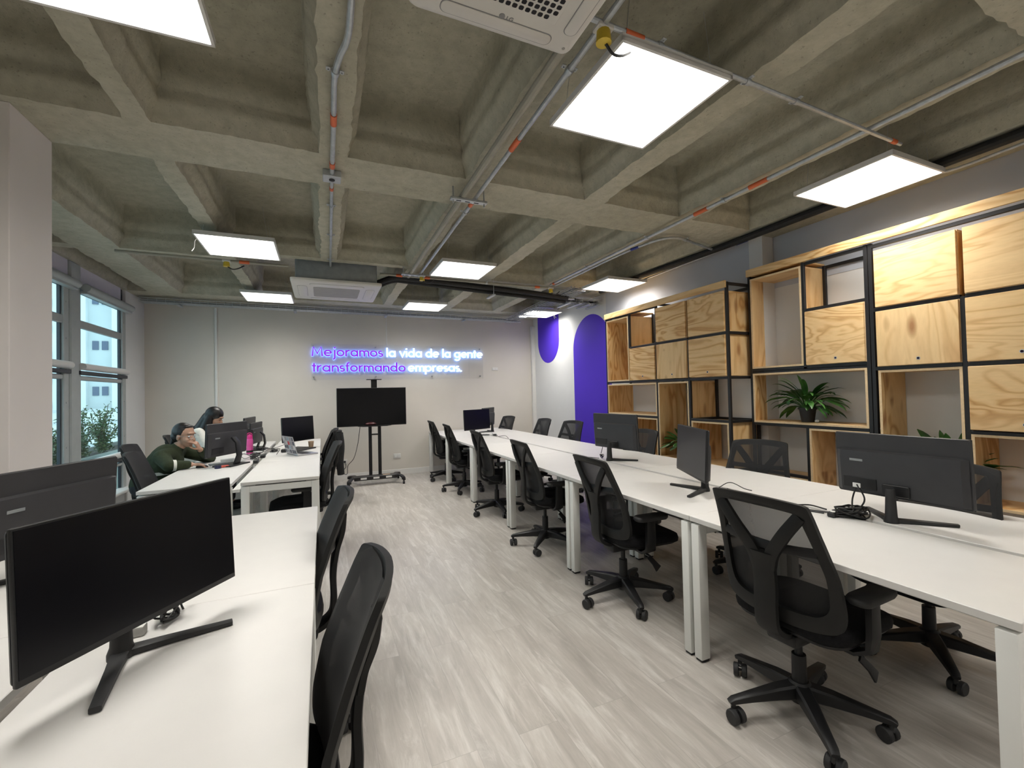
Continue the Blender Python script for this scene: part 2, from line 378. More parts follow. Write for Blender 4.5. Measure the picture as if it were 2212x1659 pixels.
# ---------------------------------------------------------------- room shell
ZB = 2.86; ZT = 3.27; YB = 7.93; XL = -2.36; XR = 3.93; XR2 = 4.08
def room():
    g = G(); g.bx(-2.75, 4.35, -3.3, 8.2, -0.12, 0.0); struct(g.build('floor', 'floor', smooth=0))
    # waffle slab: soffit with holes, every coffer with fluted sides
    xs = [(-2.33, -2.12), (-1.75, -0.93), (-0.81, 0.0), (0.16, 0.915), (1.05, 1.86), (2.03, 2.80), (2.95, 3.66)]
    ys = [(-3.2, -1.4), (-1.25, 0.65), (0.80, 2.82), (3.24, 5.27), (5.40, 7.25)]
    # the central rib is broken off before the far air conditioner: two coffers run together there
    cells = []
    for i, (x0, x1) in enumerate(xs):
        for j, (y0, y1) in enumerate(ys):
            if i in (2, 3) and j == 3: cells.append((i, j, x0, x1, y0, 5.00))
            elif i == 2 and j == 4: cells.append((i, j, -0.81, 0.915, 5.10, 7.25))
            elif i == 3 and j == 4: pass
            else: cells.append((i, j, x0, x1, y0, y1))
    g = G(); bm = g.bm; edges = []
    def ring(x0, x1, y0, y1, ins, z, jit, seed):
        x0 += ins; x1 -= ins; y0 += ins; y1 -= ins; P = []
        n1 = max(2, round((x1-x0)/0.045)); n2 = max(2, round((y1-y0)/0.045))
        for a, b, n in (((x0, y0), (x1, y0), n1), ((x1, y0), (x1, y1), n2), ((x1, y1), (x0, y1), n1), ((x0, y1), (x0, y0), n2)):
            for i in range(n):
                t = i/n; x = a[0]+(b[0]-a[0])*t; y = a[1]+(b[1]-a[1])*t
                q = Vector((x*4+seed, y*4, z*3)); d = noise.noise(q*0.6)*jit+noise.noise(q*6)*jit*0.8
                cx, cy = (x0+x1)/2, (y0+y1)/2
                P.append((x+(d if abs(b[1]-a[1]) > 0 else 0)*(1 if x > cx else -1), y+(d if abs(b[0]-a[0]) > 0 else 0)*(1 if y > cy else -1), z+noise.noise(q*1.3)*0.004))
        return P
    def loop(P):
        vs = [bm.verts.new(p) for p in P]; es = [bm.edges.new((vs[i], vs[(i+1) % len(vs)])) for i in range(len(vs))]; return vs, es
    ov, oe = loop([(-2.6, -3.3, ZB), (4.3, -3.3, ZB), (4.3, 8.1, ZB), (-2.6, 8.1, ZB)]); edges += oe
    prof = [(0.0, 0.0), (0.006, 0.02), (0.010, 0.050), (0.040, 0.085), (0.046, 0.12), (0.032, 0.165), (0.040, 0.185), (0.060, 0.215), (0.054, 0.28), (0.052, 0.34), (0.060, 0.39), (0.075, 0.405)]
    for i, j, x0, x1, y0, y1 in cells:
        if True:
            s = i*3.1+j*7.7; k = min(1.0, (x1-x0)/0.5)
            prev = None
            for q, (ins, dz) in enumerate(prof):
                P = ring(x0, x1, y0, y1, 0, ZB+dz, 0.017 if q == 0 else 0.012, s)
                cx, cy = (x0+x1)/2, (y0+y1)/2; hx, hy = (x1-x0)/2, (y1-y0)/2
                P = [(cx+(p[0]-cx)*(1-ins*k/hx), cy+(p[1]-cy)*(1-ins*k/hy), p[2]) for p in P]
                if q == 0: vs, es = loop(P); edges += es
                else: vs = [bm.verts.new(p) for p in P]
                if prev:
                    for a in range(len(vs)): bm.faces.new([prev[a], prev[(a+1) % len(vs)], vs[(a+1) % len(vs)], vs[a]])
                prev = vs
            bm.faces.new(prev)
    bmesh.ops.triangle_fill(bm, use_beauty=True, use_dissolve=False, edges=edges)
    struct(g.build('ceiling', 'concrete', smooth=0.9))
    g = G(); g.bx(-2.75, 4.35, -3.3, 8.2, 3.30, 3.42); struct(g.build('ceiling', 'concrete', smooth=0))
    g = G(); g.bx(-2.41, 4.3, YB, YB+0.15, 0, 3.3); struct(g.build('wall_back', M['wall'], smooth=0))
    g = G(); g.bx(-2.75, 4.35, -3.3, -3.15, 0, 3.3); struct(g.build('wall_front', M['wall_white'], smooth=0))
    # right wall: white beyond the shelves, grey band high above them, stepping back at the pilaster
    g = G(); g.bx(XR, 4.3, 3.035, YB, 0, 3.3); struct(g.build('wall_right', M['wall_white'], smooth=0))
    g = G(); g.bx(XR-0.004, XR, 3.036, 5.45, 2.32, 2.87); struct(g.build('trim_1', M['wall_grey'], smooth=0))
    g = G(); g.bx(XR2, 4.3, -3.2, 3.035, 0, 3.3); struct(g.build('wall_right', M['wall_white'], smooth=0))
    g = G(); g.bx(XR2-0.004, XR2, -3.15, 2.888, 2.36, 2.87); struct(g.build('trim_2', M['wall_grey'], smooth=0))
    g = G(); g.bx(XR-0.01, XR2+0.02, 2.89, 3.034, 0, 2.87); struct(g.build('trim_3', M['wall_white'], smooth=0))
    # left side: piers and sill under the windows, solid wall behind the near pillar
    g = G(); g.bx(-2.41, XL, 7.27, YB, 0, 2.87); struct(g.build('wall_left', M['wall_white'], smooth=0))
    g = G(); g.bx(-2.6, XL, -3.2, 2.9, 0, 3.0); struct(g.build('wall_left', M['wall_white'], smooth=0))
    g = G(); g.bx(-2.46, XL-0.02, 2.9, 7.27, 0, 0.26); struct(g.build('wall_left', M['wall_white'], smooth=0))
    g = G(); g.bx(-2.0, -1.37, 2.87, 3.235, 0, ZB, 0.004); struct(g.build('wall_pillar', M['column'], smooth=0))
    g = G(); g.bx(-2.34, XR, YB-0.014, YB, 0, 0.095, 0.003); struct(g.build('baseboard_back', M['trim']))
    g = G(); g.bx(XR-0.014, XR, 5.3, YB-0.014, 0, 0.095, 0.003); struct(g.build('baseboard_right', M['trim']))
    g = G(); g.bx(-1.50, -1.465, YB-0.02, YB, 0.095, 2.80, 0.004); struct(g.build('trim_4', M['trim']))
    g = G(); g.bx(XR-0.075, XR, YB-0.07, YB-0.002, 0.0, 2.72, 0.006); struct(g.build('trim_5', M['trim']))
    g = G(); g.bx(1.04, 1.056, YB-0.012, YB, 2.29, 2.78, 0.003); struct(g.build('trim_6', M['trim']))
room()

def windows():
    spans = [(6.06, 7.27), (4.66, 5.87), (3.26, 4.47)]  # the third window is out of view, added to let in more daylight
    for k, (y0, y1) in enumerate(spans):
        w = bpy.data.objects.new('window_%d' % (k+1), None); C.objects.link(w); struct(w); w.location = (XL, y0, 0)
        W = y1-y0
        def P(g, n, m, **kw): return g.build(n, M[m], w, **kw)
        g = G(); g.bx(-0.034, -0.028, 0, W, 0.30, 2.60); P(g, 'glass_pane', 'glass')
        g = G(); g.bx(-0.045, 0.0, -0.03, 0.05, 0.26, 2.86, 0.006); g.bx(-0.045, 0.0, W-0.10, W, 0.26, 2.62, 0.006)
        for z in (0.45, 0.95, 1.40, 2.05, 2.42): g.cyl((0.0, W-0.055, z), (0.004, W-0.055, z), 0.009, seg=8)
        P(g, 'window_frame', 'win_frame')
        g = G(); g.bx(-0.045, -0.02, W-0.125, W-0.10, 0.30, 2.60); P(g, 'gasket', 'win_dark')
        for z, h in ((2.24, 0.085), (1.66, 0.05), (0.60, 0.04)):
            g = G(); g.bx(-0.05, -0.008, 0, W, z-h/2, z+h/2, 0.008); P(g, 'transom', 'win_frame')
        for z in (1.78, 0.73):
            g = G(); g.bx(-0.045, 0.02, 0.0, W, z-0.085, z-0.045, 0.004); P(g, 'rail_channel', 'win_dark')
            g = G(); g.cyl((0.02, 0.02, z), (0.02, W-0.03, z), 0.038); P(g, 'guard_rail', 'panel_frame')
        g = G(); g.bx(-0.05, 0.10, 0, W+0.02, 0.26, 0.295, 0.008); P(g, 'sill', 'trim')
        g = G(); g.bx(-0.03, -0.01, 0.0, W-(0.12 if k == 0 else 0.0), 2.60, 2.86); P(g, 'fascia_cloth', 'blind')
        g = G(); g.bx(-0.06, -0.035, -0.02, W+0.02, 2.58, 2.87); P(g, 'dark_void_sheet', 'win_dark')  # dark-coloured sheet standing in for the shadowy void past the fascia end
        g = G(); g.cyl((0.05, 0.03, 2.625), (0.05, W+0.04, 2.625), 0.042); g.bx(0.0, 0.06, 0.03, W+0.04, 2.56, 2.59, 0.004); P(g, 'roller_blind', 'win_frame')
        # mullion towards the next window
        g = G(); g.bx(XL-0.045, XL+0.015, y0-0.19, y0-0.02, 0.26, 2.86, 0.012); struct(g.build('trim_%d' % (7+k), M['win_frame']))
windows()

def outside():
    g = G(); g.bx(-60, -2.62, -20, 70, -4.0, -3.9); struct(g.build('ground_outside', M['facade_b'], smooth=0))
    # terrace slab and planter right outside the glass
    g = G(); g.bx(-4.6, -2.62, 2.0, 14, -0.2, -0.02); struct(g.build('terrace_outside', M['planter'], smooth=0))
    g = G()
    for a in ((-3.45, -3.40, 4.6, 12.0), (-2.85, -2.80, 4.6, 12.0), (-3.40, -2.85, 4.6, 4.65), (-3.40, -2.85, 11.95, 12.0)): g.bx(a[0], a[1], a[2], a[3], -0.02, 0.68, 0.004)
    pl = g.build('planter', M['planter']); tag(pl, 'long grey rendered planter with shrubs outside the window', 'planter')
    g = G(); g.bx(-3.40, -2.85, 4.65, 11.95, 0.4, 0.62); g.build('soil', M['soil'], pl)
    rnd = random.Random(4)
    labs = ['tall sparse shrub in the planter, seen beside the pillar edge', 'dense low shrub in the planter, behind the window mullion', 'tallest leafy shrub in the planter, left part of the wide window', 'loose shrub with reddish tips in the planter, middle of the wide window', 'small shrub in the planter nearest the dark window edge']
    for i, (y, h, wd) in enumerate(((6.95, 1.40, 0.30), (7.55, 1.15, 0.32), (8.05, 1.50, 0.34), (8.75, 1.46, 0.36), (9.7, 1.12, 0.32))):
        sh = thing('shrub', labs[i], 'shrub', (-3.12, y, 0.62), 0, 'shrubs in the planter outside')
        gs = G(); gl = G(); H = h-0.62
        for q in range(16):
            a = rnd.uniform(0, 2*PI); lean = rnd.uniform(0.1, 1.0)*wd; hh = H*rnd.uniform(0.45, 1.0)*(1-0.25*lean/wd)
            pts = [Vector((math.cos(a)*lean*t*t*0.8, math.sin(a)*lean*t, hh*t))+Vector((rnd.uniform(-.02, .02), rnd.uniform(-.02, .02), 0))*t for t in [k/6 for k in range(7)]]
            gs.tube(pts, 0.004, 5)
            for k in range(110):
                t = rnd.uniform(0.1, 1.0)**1.1; p = pts[min(5, int(t*6))].lerp(pts[min(6, int(t*6)+1)], t*6-int(t*6))
                p = p+Vector((rnd.gauss(0, .03), rnd.gauss(0, .04), rnd.gauss(0, .025)))*(1.25-t*0.6)
                if p.z < 0.0: p.z = 0.01
                s = rnd.uniform(0.014, 0.027); d = Vector((rnd.gauss(0, 1), rnd.gauss(0, 1), rnd.gauss(0.4, 0.6))).normalized(); n = d.orthogonal().normalized()
                n = (Matrix.Rotation(rnd.uniform(0, 6), 3, d) @ n)*s*0.5
                gl.f([gl.v(p), gl.v(p+d*s+n), gl.v(p+d*s*2.1), gl.v(p+d*s-n)])
        gs.build('stem', M['twig'], sh); gl.build('foliage', M['bush'], sh, smooth=0)
    # neighbouring building
    b = thing('apartment_building', 'tall white apartment block with small paired windows beyond the planter', 'building', (-17.0, 35.0, -4.0))
    g = G(); g.bx(-10, 3.7, 0, 8, 0, 26); g.build('wall', M['facade'], b, smooth=0)
    g = G(); g.bx(3.7, 5.0, 0.3, 8, 0, 26); g.build('return_wall', M['facade_b'], b, smooth=0)
    g = G(); g.bx(5.0, 5.75, -0.15, 8, 0, 26); g.build('pier', M['facade'], b, smooth=0)
    for z in (-0.95, 1.9, 4.75, 7.6, 10.45):
        for x in (3.92, 4.38):
            if -4+0 <= z:
                g = G(); g.bx(x, x+0.30, 0.24, 0.30, z+3.9, z+4.45); g.build('window', M['facade_win'], b, smooth=0)
    for z in (1.8, 3.35, 4.9, 6.45, 8.0, 9.5):
        g = G(); g.bx(1.4, 2.15, -0.06, 0.0, z+3.2, z+3.6); g.build('window', M['facade_win'], b, smooth=0)
    an = tag(G().bx(-13.2, -8.5, 30.5, 34.5, -4, 0.95).build('annex_building', M['facade'], smooth=0), 'low white annex with horizontal cladding lines beside the apartment block', 'building')
    for z in (-1.5, -0.9, -0.3, 0.3, 0.93):
        g = G(); g.bx(-13.25, -8.45, 30.42, 30.5, z, z+0.10); g.build('cladding_line', M['facade_b'], an, smooth=0)
outside()

# ---------------------------------------------------------------- painted arches, sign, sockets
def wall_items():
    def arch(name, label, yc, r, zc, down, ztop, zbot):
        pts = []
        if down:
            pts = [(yc-r, ztop)]+[(yc+r*math.cos(a), zc+r*math.sin(a)) for a in [R(180+180*k/32) for k in range(33)]]+[(yc+r, ztop)]
        else:
            pts = [(yc+r*math.cos(a), zc+r*math.sin(a)) for a in [R(180*k/32) for k in range(33)]]+[(yc-r, zbot), (yc+r, zbot)]
        g = G(); g.prism(pts, lambda y, z: (XR-0.003, y, z), lambda y, z: (XR-0.0002, y, z))
        tag(g.build(name, M['purple'], smooth=0), label, 'mural')
    arch('painted_arch', 'violet painted shape hanging down with a rounded bottom, on the white wall', 7.305, 0.415, 2.36, True, 2.86, 0)
    arch('painted_arch', 'large violet painted arch with a rounded top beside the wooden shelving', 5.88, 0.525, 2.09, False, 0, 0.096)
    # lit sign
    s = thing('wall_sign', 'lit slogan sign of violet and white letters on clear acrylic', 'sign', (-0.16, YB-0.045, 1.68))
    W, H = 2.98, 0.60
    G().box((W/2, 0, H/2), (W, 0.005, H), 0.001).build('acrylic_panel', M['acrylic'], s)
    for x in (0.03, 1.02, 2.0, W-0.05):
        for z in (0.05, H-0.04):
            g = G(); g.cyl((x, -0.012, z), (x, 0.044, z), 0.011); g.build('standoff', M['silver'], s)
    def arc(cx, cy, r, a0, a1, n=20, ry=None): return [(cx+r*math.cos(R(a0+(a1-a0)*k/n)), cy+(ry or r)*math.sin(R(a0+(a1-a0)*k/n))) for k in range(n+1)]
    dot = lambda x, y: [(x, y-0.012), (x, y+0.012)]
    O_ = arc(.5, .5, .4, 0, 360, 32)
    GL = {'a': ([O_, [(.9, 0), (.9, 1)]], 1.14), 'e': ([[(.1, .5), (.9, .5)]+arc(.5, .5, .4, 0, 312, 28)], 1.10), 'j': ([[(.25, 1), (.25, -.2)]+arc(-.0, -.2, .25, 0, -85, 8), dot(.25, 1.34)], .48),
          'o': ([O_], 1.10), 'r': ([[(.1, 0), (.1, 1)], arc(.55, .48, .45, 180, 88, 10)], .66), 'm': ([[(.1, 0), (.1, 1)], arc(.385, .615, .285, 180, 0, 14)+[(.67, 0)], arc(.955, .615, .285, 180, 0, 14)+[(1.24, 0)]], 1.42),
          'n': ([[(.1, 0), (.1, 1)], arc(.45, .55, .35, 180, 0, 16)+[(.80, 0)]], .98), 's': ([arc(.34, .69, .23, 50, 262, 14, .21)+arc(.34, .29, .25, 78, -140, 14, .20)], .74), 'l': ([[(.12, 0), (.12, 1.5)]], .36),
          'v': ([[(.06, 1), (.45, .06), (.84, 1)]], .96), 'i': ([[(.12, 0), (.12, 1)], dot(.12, 1.34)], .36), 'd': ([O_, [(.9, 0), (.9, 1.5)]], 1.14),
          'g': ([O_, [(.9, 1), (.9, -.05)]+arc(.5, -.05, .4, 0, -150, 16)], 1.14), 't': ([[(.28, 0), (.28, 1.32)], [(.03, .92), (.53, .92)]], .62), 'f': ([[(.24, 0), (.24, 1.15)]+arc(.50, 1.15, .26, 180, 80, 8), [(.02, .92), (.50, .92)]], .60),
          'p': ([O_, [(.1, -.45), (.1, 1)]], 1.14), 'M': ([[(.1, 0), (.24, 1.40), (.70, .38), (1.16, 1.40), (1.30, 0)]], 1.50), '.': ([dot(.12, .10)], .30)}
    def ribbon(g, path, w, y0, y1, fx):
        if len(path) == 2 and abs(path[0][1]-path[1][1]) < 0.03 and path[0][0] == path[1][0]:
            o = arc(path[0][0], (path[0][1]+path[1][1])/2, w*0.62, 0, 360, 16)[:-1]
            g.rings([[fx(x, z, y0) for x, z in o], [fx(x, z, y1) for x, z in o]]); return
        P = [Vector((a, b)) for a, b in path]; closed = (P[0]-P[-1]).length < 1e-4; rg = []
        if closed: P = P[:-1]
        n = len(P)
        for k, p in enumerate(P):
            a = P[k-1] if (k or closed) else p; b = P[(k+1) % n] if (k < n-1 or closed) else p
            d1 = (p-a).normalized() if a != p else None; d2 = (b-p).normalized() if b != p else None
            if d1 is None: d1 = d2
            if d2 is None: d2 = d1
            d = (d1+d2); d = d1 if d.length < 1e-3 else d.normalized(); nn = Vector((-d.y, d.x)); m = min(1.6, 1/max(0.35, nn.dot(Vector((-d1.y, d1.x)))))
            rg.append([fx(*(p+nn*w/2*m), y0), fx(*(p-nn*w/2*m), y0), fx(*(p-nn*w/2*m), y1), fx(*(p+nn*w/2*m), y1)])
        if closed: rg.append(rg[0]); g.rings(rg, cap0=False, cap1=False)
        else: g.rings(rg)
    U = 0.107
    def words(body, x0, z0, width, white):
        adv = sum(.46 if c == ' ' else GL[c][1] for c in body)-.12; kx = width/adv; x = x0
        for c in body:
            if c == ' ': x += .46*kx; continue
            paths, a = GL[c]; fx = lambda px_, pz, yy: (x+px_*kx, yy, z0+pz*U)
            g = G()
            for pth in paths: ribbon(g, pth, 0.225 if white else 0.21, -0.014, -0.004, fx)
            o = g.build('letter', M['sign_white' if white else 'sign_purple'], s, smooth=0)
            g = G()
            for pth in paths: ribbon(g, pth, 0.235, 0.018, 0.022, fx)
            g.build('led_backing', M['sign_glow'], o, smooth=0)
            x += a*kx
    words('Mejoramos', 0.005, 0.392, 1.125, False); words('la vida de la gente', 1.195, 0.392, 1.775, True)
    words('transformando', 0.005, 0.134, 1.51, False); words('empresas.', 1.565, 0.134, 0.985, True)
    # sockets and switch
    def socket(x, z, label, n=2, w=0.125, h=0.085, name='wall_socket', cat='socket'):
        t = thing(name, label, cat, (x, YB, z))
        G().box((0, -0.006, 0), (w, 0.011, h), 0.004, 2).build('cover_plate', M['socket'], t)
        for k in range(n):
            g = G(); g.box(((k-(n-1)/2)*w*0.42, -0.0125, 0), (w*0.3, 0.003, h*0.5), 0.001); g.build('insert', M['trim'], t)
    socket(3.08, 1.865, 'white double switch on the back wall right of the lit sign', 2, 0.12, 0.06, 'wall_switch', 'switch')
    socket(1.195, 0.33, 'white wall socket right of the television stand')
    socket(0.31, 0.30, 'white wall socket left of the television stand with a plugged cable')
    g = G(); g.cyl((0.33, YB-0.05, 0.30), (0.33, YB-0.014, 0.30), 0.018)
    g.tube(smooth_path([(0.33, YB-0.05, 0.30), (0.34, YB-0.10, 0.22), (0.28, YB-0.08, 0.14), (0.36, YB-0.07, 0.10), (0.38, YB-0.06, 0.24), (0.47, YB-0.10, 0.36), (0.52, 7.6, 0.62), (0.545, 7.42, 0.905)], 8), 0.005, 6)
    tag(g.build('power_cable', M['cable']), 'thin black cable running from the wall socket up to the television stand', 'cable')
wall_items()

# ---------------------------------------------------------------- ceiling services
def ceiling_items():
    t0 = thing('ceiling_light', 'square ceiling panel light', 'light', (-0.66, 1.66, 2.76), 0, 'square ceiling panel lights')
    g = G(); h = 0.298
    for a in ((-h, h, -h, -h+0.012), (-h, h, h-0.012, h), (-h, -h+0.012, -h, h), (h-0.012, h, -h, h)): g.bx(a[0], a[1], a[2], a[3], 0.0, 0.02)
    g.bx(-h, h, -h, h, 0.016, 0.032); g.build('frame', M['panel_frame'], t0, smooth=0)
    g = G(); g.bx(-h+0.012, h-0.012, -h+0.012, h-0.012, 0.004, 0.012); g.build('diffuser', M['panel'], t0, smooth=0)
    for sx in (-1, 1):
        for sy in (-1, 1):
            g = G(); g.cyl((sx*0.24, sy*0.24, 0.03), (sx*0.2, sy*0.24, 0.32), 0.0012, seg=6); g.build('suspension_wire', M['galv'], t0)
    g = G(); g.box((0, 0, 0.045), (0.16, 0.05, 0.028), 0.004); g.build('driver_box', M['panel_frame'], t0)
    labs = {(0, 0): 'lit ceiling panel at the upper left, cut by the frame', (1, 0): 'big lit ceiling panel right of the large air conditioner', (2, 0): 'lit ceiling panel high above the big wooden shelving',
            (0, 1): 'lit ceiling panel left of the far air conditioner, with a loose wire', (1, 1): 'lit ceiling panel in the middle, beside the steel pipe bracket', (2, 1): 'lit ceiling panel in front of the smaller wooden shelving',
            (0, 2): 'lit ceiling panel farthest left, near the back wall', (1, 2): 'lit ceiling panel above the lit slogan sign', (2, 2): 'lit ceiling panel farthest right, over the violet wall shapes'}
    pos = {(0, 0): (-0.66, 1.68), (1, 0): (1.385, 1.65), (2, 0): (3.415, 1.745), (0, 1): (-0.662, 4.58), (1, 1): (1.44, 4.645), (2, 1): (3.50, 4.68), (0, 2): (-0.655, 6.75), (1, 2): (1.475, 6.77), (2, 2): (3.51, 6.83)}
    for k, (x, y) in pos.items():
        o = t0 if k == (0, 0) else dup(t0, labs[k]); o['label'] = labs[k]; o.location = (x, y, 2.76)
    for x in (-0.66, 1.4, 3.4): dup(t0, 'added lit ceiling panel, unseen behind the camera', (x, -1.3, 2.76))  # unseen panels, added to light the near end of the room
    g = G(); g.tube(smooth_path([(-0.95, 4.45, 2.79), (-0.97, 4.42, 2.74), (-0.99, 4.48, 2.70), (-1.0, 4.45, 2.66)], 6), 0.003, 6)
    tag(g.build('loose_wire', M['white_cable']), 'short pale wire dangling beside the left middle panel light', 'wire')
    g = G(); g.tube(smooth_path([(3.55, 6.60, 2.79), (3.62, 6.55, 2.74), (3.66, 6.55, 2.64)], 6), 0.004, 6); g.tube(smooth_path([(3.56, 6.60, 2.79), (3.64, 6.56, 2.72), (3.69, 6.55, 2.66)], 6), 0.003, 6)
    tag(g.build('loose_wire', M['white_cable']), 'white wire end hanging under the farthest right panel light', 'wire')
    # near cassette unit
    def cassette(label, x0, x1, y0, y1, z, logo):
        cx, cy, w, d = (x0+x1)/2, (y0+y1)/2, x1-x0, y1-y0
        t = thing('air_conditioner', label, 'air conditioner', (cx, cy, z))
        g = G(); o1 = rrect(w, d, 0.035, 5); o2 = rrect(w-0.02, d-0.02, 0.03, 5); o3 = rrect(w*0.9, d*0.9, 0.05, 5)
        g.rings([[(x, y, 0.035) for x, y in o1], [(x, y, 0.012) for x, y in o1], [(x, y, 0.0) for x, y in o2], [(x, y, -0.006) for x, y in o3]]); g.build('cover_panel', M['ac'], t)
        m = 0.79 if logo else 0.90
        g = G(); g.box((0, 0, 0.12 if logo else 0.205), (w*m, d*m, 0.17 if logo else 0.35), 0.03, 2); g.build('housing', M['galv_dull'], t)
        for a in range(4):                                           # four louvres
            rot = Matrix.Rotation(PI/2*a, 4, 'Z'); lw = (w if a % 2 == 0 else d); ld = (d if a % 2 == 0 else w)
            g = G(Matrix.Translation((0, 0, 0)) @ rot)
            ldp, lyc, lln = (0.046, ld*0.408, 0.66) if logo else (0.094, ld*0.385, 0.60)
            oo = rrect(lw*lln, ldp, ldp*0.46, 5, 0, lyc)
            g.rings([[(x, y, 0.0) for x, y in oo], [(x, y, -0.0085) for x, y in oo], [(x*0.985, lyc+(y-lyc)*0.88, -0.0105) for x, y in oo]]); g.build('louvre', M['ac'], t)
            g = G(Matrix.Translation((0, 0, 0)) @ rot)
            oi = rrect(lw*lln+0.006, ldp+0.006, ldp*0.49, 5, 0, lyc)
            g.rings([[(x, y, 0.0) for x, y in oi], [(x, y, -0.0068) for x, y in oi]]); g.build('louvre_gap', M['grey_mark'], t)
        if logo:
            n = 15; s = 0.0238; gw = n*s; g = G()
            g.box((0, -0.004, -0.0065), (gw+0.02, gw+0.02, 0.004), 0.0015); g.build('grille_plate', M['ac'], t)
            g = G()
            for i in range(n):
                for j in range(n):
                    if (i in (0, n-1)) and (j in (0, n-1)): continue
                    oo = rrect(s*0.72, s*0.72, s*0.2, 2, (i-(n-1)/2)*s, -0.02+(j-(n-1)/2)*s)
                    g.f([g.v((x, y+0.016, -0.0092)) for x, y in oo])
            g.build('grille_holes', M['dark'], t, smooth=0)
            # maker's mark
            cu = bpy.data.curves.new('mark', 'FONT'); cu.body = 'LG'; cu.size = 0.024; cu.extrude = 0.0004; cu.offset = 0.0006
            ob = bpy.data.objects.new('tmp', cu); C.objects.link(ob); bpy.context.view_layer.update()
            me = bpy.data.meshes.new_from_object(ob.evaluated_get(bpy.context.evaluated_depsgraph_get())); bpy.data.objects.remove(ob)
            for v in me.vertices: v.co = (v.co.x*0.9+0.017, 0.228-v.co.y*0.9, -0.0072-v.co.z)
            me.materials.clear(); me.materials.append(M['grey_mark']); o = bpy.data.objects.new('logo_lettering', me); C.objects.link(o); o.parent = t
            g = G(); g.cyl((0.001, 0.2195, -0.0060), (0.001, 0.2195, -0.0078), 0.0105, seg=24); g.build('logo_disc', M['grey_mark'], t)
            g = G(); g.cyl((w*0.435, d*0.43, 0), (w*0.435, d*0.43, -0.007), 0.006); g.build('screw_cap', M['ac_grille'], t)
        else:
            g = G(); oo = rrect(w*0.53, d*0.53, 0.03, 5); g.rings([[(x, y, 0) for x, y in oo], [(x, y, -0.0085) for x, y in oo]]); g.build('intake_grille', M['ac_grille'], t)
        for sx in (-1, 1):
            for sy in (-1, 1):
                g = G(); hh = 0.41-(z-2.86)*1.0+0.0; g.cyl((sx*w*0.38, sy*d*0.3, 0.12), (sx*w*0.38, sy*d*0.3, (ZB+0.405)-z-0.005), 0.004, seg=8); g.build('threaded_rod', M['galv'], t)
        return t
    cassette('large white ceiling air conditioner cut by the top edge of the photo', 0.272, 0.892, 0.83, 1.45, 2.70, True)
    cassette('white ceiling air conditioner above the television, seen from below and far', -0.30, 0.64, 5.13, 6.07, 2.64, False)
    # conduits
    def pipe(name, label, pts, r, mat, group='pipes under the ceiling', n=6, sleeves=(), clips=(), smat='orange', straight=True):
        g = G(); P = [Vector(p) for p in pts]
        path = P if len(P) == 2 else smooth_path(P, n)
        g.tube(path, r, 10); o = g.build(name, M[mat]); tag(o, label, 'pipe', group)
        def at(u):
            Ls = [(b-a).length for a, b in zip(path, path[1:])]; d = u*sum(Ls)
            for a, b, l in zip(path, path[1:], Ls):
                if d <= l: return a.lerp(b, d/l if l else 0), (b-a).normalized()
                d -= l
            return path[-1], (path[-1]-path[-2]).normalized()
        for u, ln in sleeves:
            p, d = at(u); g = G(); g.cyl(p-d*ln/2, p+d*ln/2, r*1.22); g.build('coloured_sleeve', M[smat], o)
        for u in clips:
            p, d = at(u); g = G(); g.cyl(p-d*0.012, p+d*0.012, r*1.35); sd = d.cross(Vector((0, 0, 1))).normalized()
            for s in (-1, 1): g.box(p+sd*s*r*2.1+Vector((0, 0, r*0.7)), (0.02, 0.02, 0.006), 0.002); g.cyl(p+sd*s*r*2.1, p+sd*s*r*2.1+Vector((0, 0, r*1.2)), 0.004, seg=6)
            g.build('pipe_clip', M['galv'], o)
        return o
    zc = 2.835
    pipe('conduit', 'galvanised conduit with a bend, under the central left beam', [(0.115, -1.2, zc), (0.115, 0.6, zc), (0.115, 1.55, zc), (0.112, 1.82, zc), (0.085, 1.95, zc), (0.068, 2.10, zc), (0.072, 2.45, zc), (0.075, 3.00, zc)], 0.0135, 'galv', sleeves=((0.86, 0.09), (0.975, 0.06)), clips=(0.775,))
    pipe('conduit', 'thin galvanised conduit beyond the junction box on the central left beam', [(0.075, 3.10, zc), (0.10, 5.27, zc)], 0.011, 'galv', sleeves=((0.06, 0.04),), clips=(0.2, 0.5, 0.85))
    t = thing('junction_box', 'small galvanised junction box on the wide cross beam', 'junction box', (0.075, 3.05, zc))
    G().box((0, 0, 0), (0.11, 0.10, 0.045), 0.004).build('body', M['galv'], t); G().cyl((0, 0, -0.0225), (0, 0, -0.026), 0.018).build('knockout', M['dark'], t)
    pipe('conduit', 'long silver conduit with orange sleeves under the second beam', [(0.965, -1.2, 2.80), (1.06, 5.2, 2.80)], 0.0135, 'galv', sleeves=((0.535, 0.12), (0.665, 0.06)), clips=(0.69, 0.44))
    pipe('drain_pipe', 'dull beige pipe running beside the silver conduit', [(0.895, -1.2, 2.80), (0.95, 5.2, 2.80)], 0.022, 'pipe_grey')
    pipe('conduit', 'long silver conduit along the right beam with orange sleeves', [(2.80, -1.2, 2.815), (2.80, 5.1, 2.815)], 0.0135, 'galv', sleeves=((0.60, 0.13), (0.52, 0.14), (0.985, 0.04)), clips=(0.565, 0.70, 0.86))
    pipe('conduit', 'curved thin conduit with a blue sleeve joining the right beam line', [(3.70, 3.28, 2.825), (3.35, 3.19, 2.825), (3.12, 3.14, 2.825), (2.97, 3.20, 2.82), (2.90, 3.40, 2.815), (2.87, 3.75, 2.815), (2.87, 4.4, 2.815), (2.87, 5.1, 2.815)], 0.012, 'galv', sleeves=((0.40, 0.10),), clips=(0.19, 0.75), smat='blue')
